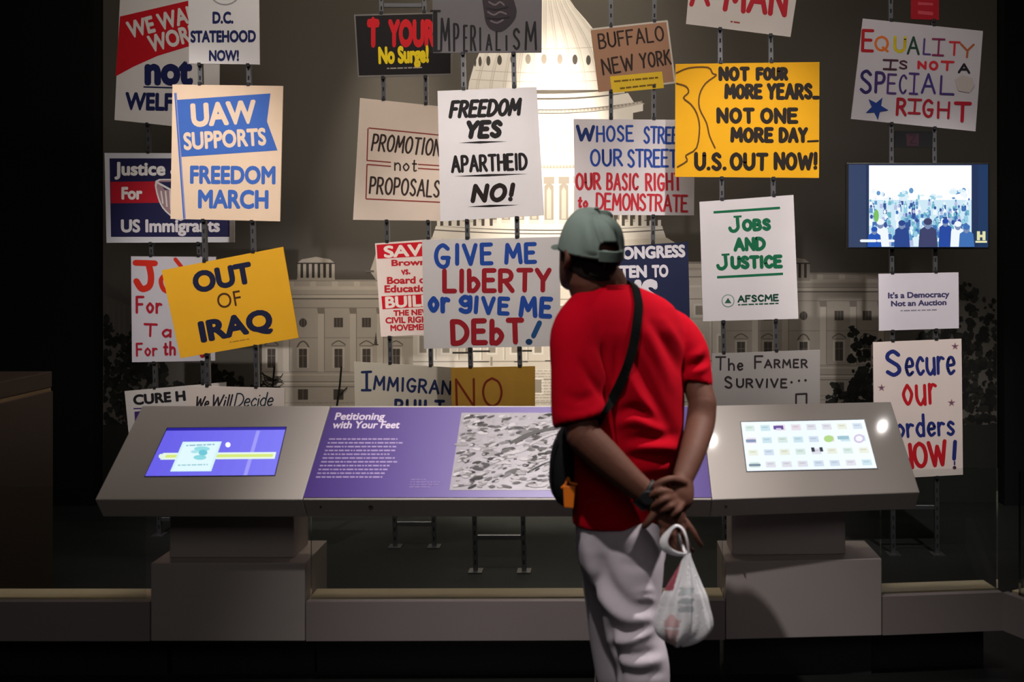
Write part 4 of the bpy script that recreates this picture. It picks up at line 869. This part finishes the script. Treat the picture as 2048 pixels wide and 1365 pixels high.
    b = bmesh.new(); loft(b, [ell(hd(f - o_, 0, u), hl * (w_ + .0015), hf * d_, 26) for (u, w_, d_, f), o_ in zip(rows[2:6], (-.004, -.001, .011, .014))] + [ell(hd(-.03, 0, -.155), hl * .064, hf * .07, 26), ell(hd(-.026, 0, -.168), hl * .05, hf * .055, 26)])
    mesh('hair', b, mat((26, 20, 18), .9, noise=.3, scale=120, bump=.4, key='short_hair', spec=.1), man, smooth=True)
    # ---------------- t-shirt
    b = bmesh.new()
    sh = [(566, 1212, .074, .07), (576, 1220, .092, .076), (587, 1229, .126, .086), (600, 1236, .157, .096), (614, 1240, .18, .104), (635, 1243, .195, .112), (660, 1246, .203, .118), (720, 1248, .196, .124), (800, 1256, .184, .128), (880, 1258, .172, .134), (960, 1249, .16, .13), (1010, 1242, .148, .122), (1041, 1240, .147, .12)]
    rr = [ell(A(x, y, 2.9), LEFT * a_, FWD * b_, 40) for y, x, a_, b_ in sh]
    inn = [ell(A(1240, y, 2.9), LEFT * .128, FWD * .10, 40) for y in (1041, 1000)]
    neck = [ell(A(1212, 590, 2.9), LEFT * .055, FWD * .05, 40), ell(A(1211, 569, 2.9), LEFT * .066, FWD * .062, 40)]
    loft(b, neck + rr + inn)
    def sleeve(pts, rad, d):
        P = crom(pts, 5); R_ = crom([(r, r2, 0) for r, r2 in rad], 5); rings = []
        for i, p in enumerate(P):
            t = (P[min(i + 1, len(P) - 1)] - P[max(i - 1, 0)]).normalized(); t = (t + d * (i / len(P))).normalized(); u = (V((1, 0, 0)) - t * t.x).normalized(); v = t.cross(u); rings.append(ell(p, u * R_[i].x, v * R_[i].y, 32))
        c = P[-1]; t = (P[-1] - P[-2]).normalized()
        rings += [[c + (q - c) * .8 for q in rings[-1]], [c - t * .05 + (q - c) * .78 for q in rings[-1]]]
        loft(b, rings)
    sleeve([A(1182, 622, 2.85), A(1154, 668, 2.79), A(1152, 740, 2.755), A(1155, 800, 2.735), A(1160, 845, 2.72)], [(.07, .07), (.074, .072), (.07, .07), (.074, .07), (.077, .068)], V((.12, 0, 0)))
    sleeve([A(1306, 646, 2.96), A(1346, 664, 3.0), A(1374, 700, 2.99), A(1386, 738, 2.975), A(1392, 772, 2.96)], [(.052, .055), (.064, .066), (.062, .066), (.055, .06), (.051, .058)], V((-.3, 0, 0)))
    FL = [([(1160, 720), (1180, 755), (1205, 790), (1216, 812)], -.011, 9), ([(1185, 700), (1202, 740), (1214, 780), (1220, 806)], .008, 8), ([(1206, 690), (1214, 730), (1222, 770)], -.010, 8), ([(1232, 690), (1232, 740), (1224, 790)], -.008, 7),
          ([(1280, 640), (1310, 700), (1350, 790)], .008, 12), ([(1300, 640), (1330, 690), (1362, 750)], -.008, 9), ([(1320, 630), (1352, 680), (1368, 720)], .007, 9), ([(1258, 700), (1290, 760), (1335, 850), (1356, 880)], -.009, 13), ([(1250, 740), (1275, 790), (1320, 850)], .008, 11),
          ([(1238, 826), (1268, 818), (1292, 830), (1320, 850)], -.014, 10), ([(1232, 850), (1272, 842), (1330, 866)], .012, 11), ([(1250, 880), (1300, 876), (1352, 872)], -.010, 9), ([(1260, 898), (1310, 896), (1356, 898)], .013, 10), ([(1256, 914), (1300, 912), (1350, 918)], -.012, 9), ([(1270, 940), (1310, 938), (1348, 932)], .007, 10),
          ([(1112, 830), (1150, 838), (1190, 826), (1214, 800)], .007, 10), ([(1130, 790), (1160, 800), (1190, 790)], -.006, 10), ([(1372, 720), (1392, 712), (1404, 700)], .010, 8), ([(1374, 734), (1398, 728), (1412, 716)], -.009, 6), ([(1376, 748), (1400, 742), (1416, 732)], .008, 6), ([(1160, 985), (1190, 980), (1230, 1000)], .006, 14), ([(1200, 950), (1240, 990), (1280, 1010)], -.008, 14)]
    shirt = grown('t_shirt', b, .0065, 6, SHIRT, man, folds(FL), 2)
    # ---------------- trousers
    b = bmesh.new()
    hips = [(1000, 1240, .132, .108), (1045, 1240, .136, .112), (1085, 1243, .137, .122), (1120, 1244, .13, .12), (1150, 1246, .11, .1)]
    loft(b, [ell(A(x, y, 2.9), LEFT * a_, FWD * b_, 36) for y, x, a_, b_ in hips])
    tube(b, [A(1262, 1080, 2.86), A(1262, 1130, 2.84), A(1262, 1200, 2.815), A(1268, 1270, 2.80), A(1286, 1340, 2.785), V((.115, 2.79, .34)), V((.11, 2.80, .16)), V((.108, 2.80, .055))], [(.092, .1), (.094, .1), (.086, .088), (.08, .084), (.075, .08), (.072, .076), (.07, .076), (.07, .08)], side=(1, 0, 0), n=28)
    tube(b, [A(1222, 1080, 2.95), A(1222, 1130, 2.97), A(1226, 1200, 2.98), A(1230, 1270, 3.0), A(1238, 1340, 3.01), V((.055, 3.02, .34)), V((.05, 3.03, .16)), V((.05, 3.03, .055))], [(.092, .1), (.092, .1), (.084, .088), (.078, .084), (.073, .08), (.071, .076), (.07, .076), (.07, .08)], side=(1, 0, 0), n=28)
    PF = [([(1166, 1075), (1184, 1140), (1212, 1200), (1250, 1236), (1306, 1238)], .017, 13), ([(1200, 1110), (1220, 1170), (1262, 1212), (1300, 1216)], -.012, 14), ([(1222, 1250), (1250, 1266), (1290, 1258)], -.014, 9), ([(1218, 1282), (1256, 1282), (1306, 1262)], .013, 9), ([(1222, 1300), (1262, 1312), (1312, 1302)], -.010, 8), ([(1230, 1318), (1276, 1330), (1326, 1318)], .009, 9), ([(1236, 1344), (1280, 1352), (1330, 1346)], -.007, 8),
          ([(1216, 1250), (1226, 1300), (1240, 1364)], -.014, 7), ([(1240, 1128), (1280, 1132), (1310, 1124)], -.006, 10), ([(1270, 1188), (1292, 1180), (1304, 1184)], .007, 6), ([(1268, 1200), (1292, 1196), (1308, 1202)], .007, 6)]
    grown('trousers', b, .0068, 5, PANT, man, folds(PF), 2)
    for an in (La, Ra):
        b = bmesh.new(); tube(b, [an - UP * .028 - FWD * .055, an - UP * .02 - FWD * .0, an - UP * .045 + FWD * .1, an - UP * .055 + FWD * .19], [(.04, .05), (.044, .058), (.05, .038), (.042, .026)], side=LEFT); 
        for v in b.verts: v.co.z = max(v.co.z, .003)
        grown('shoe', b, .006, 3, mat((40, 38, 40), .6, key='shoe'), man)
    # ---------------- cap: crown with open arch at the back, strap, brim, button
    def cp(f, l, u): return HC + hf * f + hl * l + hu * u
    CB = -.099                                                  # height of the rim below the skull top
    def crown(ph, q):
        """ph round the head (0 = front), q 0 rim .. 1 top"""
        e = q ** 1.0 * math.pi / 2; r = math.cos(e) ** .62; rx, ry = .089 * (1 + .03 * math.sin(e)), .113
        bul = 1 + .012 * math.sin(ph * 6) * math.sin(2 * e)
        return cp(math.cos(ph) * ry * r * bul - .009, math.sin(ph) * rx * r * bul, CB + (.122 + .008 * math.cos(ph)) * math.sin(e) - .006 * math.cos(ph) * (1 - q))
    n, mq = 96, 26; b = bmesh.new(); g = [[b.verts.new(crown(2 * math.pi * i / n, j / mq * .985)) for i in range(n)] for j in range(mq + 1)]
    for j in range(mq):
        for i in range(n):
            ph = 2 * math.pi * (i + .5) / n; dph = abs((ph - math.pi)); q = (j + .5) / mq
            if dph < .46 and .15 < q < .15 + .17 * math.sqrt(max(0, 1 - (dph / .46) ** 2)): continue
            b.faces.new((g[j][i], g[j][(i + 1) % n], g[j + 1][(i + 1) % n], g[j + 1][i]))
    tp = b.verts.new(crown(0, 1))
    for i in range(n): b.faces.new((g[mq][i], g[mq][(i + 1) % n], tp))
    rn = random.Random(4)
    bmesh.ops.recalc_face_normals(b, faces=b.faces); b.normal_update()
    bmp = [(rn.uniform(2.2, 5.2), rn.uniform(.15, .8), rn.uniform(.07, .2), rn.uniform(-.015, .011)) for _ in range(22)]
    for j in range(mq + 1):
        for i in range(n):
            ph, q = 2 * math.pi * i / n, j / mq; v = g[j][i]
            k = sum(am * math.exp(-(((ph - p0) * 1.2 + (q - q0) * .8) / wd) ** 2 - ((q - q0) / .35) ** 2) for p0, q0, wd, am in bmp)
            seam = -.0022 * sum(math.exp(-((((ph - s0 + math.pi) % (2 * math.pi)) - math.pi) / .035) ** 2) for s0 in [s * math.pi / 3 for s in range(6)]); v.co += (v.co - cp(0, 0, CB + .03)).normalized() * (k * (1 if q > .1 else 0) + seam * (1 - q * .5))
    fc = list(b.faces); bmesh.ops.solidify(b, geom=fc, thickness=.0025)
    cap = mesh('baseball_cap', b, CAPM, man, smooth=True)
    b = bmesh.new(); rows_ = []
    for i in range(25):
        ph = (i / 24 - .5) * 2 * 1.12; a0 = crown(ph, .02); ex = math.cos(ph / 1.12 * math.pi / 2) ** .6
        d = (hf * 1.0 - hu * (.14 + .25 * (ph / 1.12) ** 2)).normalized(); rows_.append([a0 + d * .062 * ex * t - hu * .004 * math.sin(t * 1.5) for t in (0, .35, .7, 1)])
    gv = [[b.verts.new(p) for p in r] for r in rows_]
    for i in range(24):
        for j in range(3): b.faces.new((gv[i][j], gv[i + 1][j], gv[i + 1][j + 1], gv[i][j + 1]))
    bmesh.ops.solidify(b, geom=list(b.faces), thickness=.003); mesh('brim', b, CAPM, cap, smooth=True)
    b = bmesh.new(); ball(b, crown(0, 1) + hu * .002, .007, (1, 1, .6)); mesh('button', b, CAPM, cap, smooth=True)
    b = bmesh.new(); st = [[b.verts.new(crown(math.pi + (i / 14 - .5) * .95, q) + (crown(math.pi, 0) - cp(0, 0, CB)).normalized() * .007 - hu * .003) for q in (.0, .16)] for i in range(15)]
    for i in range(14): b.faces.new((st[i][0], st[i + 1][0], st[i + 1][1], st[i][1]))
    bmesh.ops.solidify(b, geom=list(b.faces), thickness=.0018); bmesh.ops.recalc_face_normals(b, faces=b.faces); mesh('back_strap', b, CAPM, cap)
    # ---------------- watch on the left wrist
    b = bmesh.new(); t = (Lw - A(1262, 963, 2.67)).normalized(); c = Lw - t * .03; u = (V((1, 0, .6)) - t * t.dot(V((1, 0, .6)))).normalized(); v = t.cross(u)
    loft(b, [ell(c + t * d, u * (.041 - e), v * (.037 - e), 28) for d, e in ((-.018, .006), (-.017, 0), (.017, 0), (.018, .006))], cap=True)
    wt = mesh('wristwatch', b, mat((20, 22, 22), .45, noise=.05, key='watch_strap'), man, smooth=False)
    b = bmesh.new(); vv = v if v.y < 0 else -v; loft(b, [ell(c + vv * d, t * r, u * r, 24) for d, r in ((.03, .019), (.042, .019), (.043, .016))]); mesh('watch_case', b, mat((50, 52, 54), .3, metal=.6, key='watch_case'), wt)
    return man, shirt
MAN, SHIRTO = build_visitor()

# ------------------------------------------------------------------ what the visitor carries
def build_bags():
    A = at; off = SHIRTO.matrix_world.translation if False else wpos(SHIRTO)
    me = SHIRTO.data; tree = BVHTree.FromPolygons([v.co + off for v in me.vertices], [p.vertices for p in me.polygons])
    # shoulder bag
    base = A(1126, 1010, 2.86); bag = empty('shoulder_bag', base, 'black shoulder bag at the left hip of person in red t-shirt', 'bag')
    b = bmesh.new(); ra = []
    for y, x, hx, hy in ((848, 1142, .012, .02), (853, 1140, .022, .034), (866, 1136, .029, .042), (890, 1130, .035, .048), (925, 1126, .038, .052), (960, 1125, .039, .053), (985, 1128, .036, .05), (1002, 1134, .03, .042), (1011, 1138, .02, .03), (1014, 1140, .008, .012)):
        ra.append(ell(A(x, y, 2.87), V((1, .12, 0)).normalized() * hx, V((-.12, 1, 0)).normalized() * hy, 32, .8))
    loft(b, ra); mesh('pouch', b, BAGM, bag, smooth=True)
    b = bmesh.new(); zp = [A(1100 + 2 * math.sin(t), 875 + t * 26, 2.85) - V((.004, .028, 0)) for t in range(5)]
    tube(b, [A(1114, 880, 2.822), A(1104, 905, 2.818), A(1101, 935, 2.816), A(1103, 965, 2.818)], [.003] * 4, n=8); mesh('zipper', b, mat((40, 42, 46), .4, metal=.5, key='zipper'), bag, smooth=True)
    pts = []
    for x, y in ((1258, 562), (1266, 574), (1272, 592), (1275, 615), (1272, 650), (1265, 690), (1253, 733), (1239, 770), (1223, 799), (1206, 824), (1188, 850)):
        o = V((0, 0, EYE)); d = V(((x - CX) / FPX, 1, -(y - CY) / FPX)).normalized(); h, n_, _, _ = tree.ray_cast(o, d)
        if h is not None: pts.append((h, n_))
    front = []
    for g in (A(1252, 560, 2.96), A(1240, 600, 3.04), A(1215, 680, 3.07), A(1180, 770, 3.06), A(1146, 840, 2.99)):
        h, n_, _, _ = tree.find_nearest(g); front.append((h, n_))
    end = [(A(1160, 862, 2.80), V((0, -1, .3)))]; chain = front[::-1] + pts + end
    P = crom([p + n_ * .006 for p, n_ in chain], 5); N = [n_.normalized() for n_ in crom([n_ for _, n_ in chain], 5)]
    b = bmesh.new(); rr = []
    for i, p in enumerate(P):
        t = (P[min(i + 1, len(P) - 1)] - P[max(i - 1, 0)]).normalized(); w_ = t.cross(N[i]).normalized() * .0135; k = N[i] * .0018
        rr.append([p - w_ - k, p + w_ - k, p + w_ + k, p - w_ + k])
    loft(b, rr); mesh('strap', b, mat((9, 10, 10), .95, noise=.1, scale=60, key='webbing', spec=.08), bag)
    b = bmesh.new(); T0 = 2.775
    c = [A(x, y, T0) for x, y in ((1128, 1016), (1147, 1018), (1151, 974), (1126, 972))]; d = V((0, .012, 0)); hexa(b, [c[0], c[1], c[1] + d, c[0] + d, c[3], c[2], c[2] + d, c[3] + d]); bevel(b, .0025)
    kt = mesh('key_tag', b, mat((214, 110, 18), .5, noise=.05, key='orange_plastic'), bag)
    b = bmesh.new(); tube(b, [A(1124, 976, T0 + .006), A(1132, 968, T0 + .004), A(1136, 956, T0 + .004), A(1140, 966, T0 + .004), A(1153, 969, T0 + .006)], [.0035] * 5, n=8); mesh('tag_cord', b, mat((214, 110, 18), .5, noise=.05, key='orange_plastic'), kt, smooth=True)
    # thin plastic carrier bag hanging from the fingers
    m = bpy.data.materials.new('thin_white_plastic'); m.use_nodes = True; nt = m.node_tree; nt.nodes.clear()
    o = nt.nodes.new('ShaderNodeOutputMaterial'); a1 = nt.nodes.new('ShaderNodeMixShader'); a2 = nt.nodes.new('ShaderNodeMixShader'); df = nt.nodes.new('ShaderNodeBsdfDiffuse'); tl = nt.nodes.new('ShaderNodeBsdfTranslucent'); gl = nt.nodes.new('ShaderNodeBsdfGlossy')
    nz = nt.nodes.new('ShaderNodeTexNoise'); nz.inputs['Scale'].default_value = 40; bp = nt.nodes.new('ShaderNodeBump'); bp.inputs['Strength'].default_value = .5; bp.inputs['Distance'].default_value = .004; nt.links.new(nz.outputs['Fac'], bp.inputs['Height'])
    for q in (df, gl): nt.links.new(bp.outputs[0], q.inputs['Normal'])
    df.inputs[0].default_value = tl.inputs[0].default_value = (.86, .85, .88, 1); gl.inputs['Roughness'].default_value = .25; a1.inputs[0].default_value = .22; a2.inputs[0].default_value = .06
    nt.links.new(df.outputs[0], a1.inputs[1]); nt.links.new(tl.outputs[0], a1.inputs[2]); nt.links.new(a1.outputs[0], a2.inputs[1]); nt.links.new(gl.outputs[0], a2.inputs[2]); nt.links.new(a2.outputs[0], o.inputs[0])
    PINK, GREY = mat((206, 172, 174), .5, noise=.2, scale=60, key='bag_print'), mat((176, 180, 184), .5, noise=.2, scale=60, key='bag_print')
    RP = mat((150, 70, 84), .5, noise=.2, scale=60, key='bag_print')
    pb = empty('plastic_bag', A(1366, 1288, 2.63), 'white plastic carrier bag hanging from the hand of person in red t-shirt', 'carrier bag')
    prof = [(1104, 1375, 3), (1112, 1375, 6), (1128, 1374, 12), (1150, 1372, 22), (1170, 1370, 32), (1190, 1369, 42), (1214, 1369, 47), (1238, 1368, 52), (1256, 1366, 52), (1270, 1363, 45), (1280, 1361, 33), (1287, 1360, 18), (1290, 1360, 4)]
    rn = random.Random(12); ph = [rn.uniform(0, 6.3) for _ in range(8)]; pr = crom([(y, x, h) for y, x, h in prof], 9); rings = []
    for i, q in enumerate(pr):
        y, x, h = q; f = i / len(pr); c = A(x, y, 2.62); hw = h / FPX * 2.62; ring_ = []
        for k in range(112):
            t = 2 * math.pi * k / 112; r = 1 + .10 * max(0, math.cos(t - .15)) ** 3 * math.exp(-((f - .72) / .16) ** 2) + .05 * math.sin(21 * t + ph[5] + 5 * f) * (1 - f) + .09 * math.sin(5 * t + ph[0] + 2 * f) + .06 * math.sin(9 * t + ph[1] - 3 * f) + .05 * math.sin(3 * t + ph[2] + 9 * f) * f + .03 * math.sin(13 * t + ph[3] + 14 * f)
            ring_.append(c + V((math.cos(t) * hw * r, math.sin(t) * hw * .62 * r, .006 * math.sin(4 * t + ph[4]) * f)))
        rings.append(ring_)
    b = bmesh.new(); loft(b, rings); bmesh.ops.recalc_face_normals(b, faces=b.faces); b.normal_update()
    for f in b.faces:
        c = f.calc_center_median(); k = FPX / c.y; x, y = CX + c.x * k, CY - (c.z - EYE) * k
        if f.normal.y < 0:
            if 1176 < y < 1226 and 1358 + 3 * math.sin(y * .4) < x < 1386 + 3 * math.sin(y * .3) and not (1192 < y < 1197 or 1209 < y < 1213): f.material_index = 2
            if 1115 < y < 1182 and x < 1362 - (y - 1115) * .28 + 3: f.material_index = 3
            if y > 1236 + 6 * math.sin(x * .2) and 1330 < x < 1362 - (y - 1240) * .2 and not 1256 < y < 1260: f.material_index = 1
    mesh('carrier', b, [m, PINK, GREY, RP], pb, smooth=True)
    for pts, r in (([(1374, 1110, 2.62), (1352, 1108, 2.612), (1332, 1098, 2.608), (1328, 1082, 2.608), (1340, 1062, 2.61), (1353, 1052, 2.613), (1366, 1060, 2.613), (1374, 1082, 2.61), (1377, 1110, 2.62)], ((.005, .002), (.008, .003), (.013, .004), (.012, .004), (.006, .002), (.004, .0016), (.004, .0016), (.0035, .0016), (.004, .002))),
                   ([(1374, 1112, 2.625), (1366, 1096, 2.66), (1358, 1074, 2.668), (1356, 1060, 2.664), (1368, 1066, 2.668), (1376, 1090, 2.665), (1379, 1112, 2.625)], ((.004, .0016),) * 7)):
        b = bmesh.new(); tube(b, [A(*p) for p in pts], list(r), side=(1, 0, .3), n=12); mesh('handle', b, m, pb, smooth=True)
build_bags()
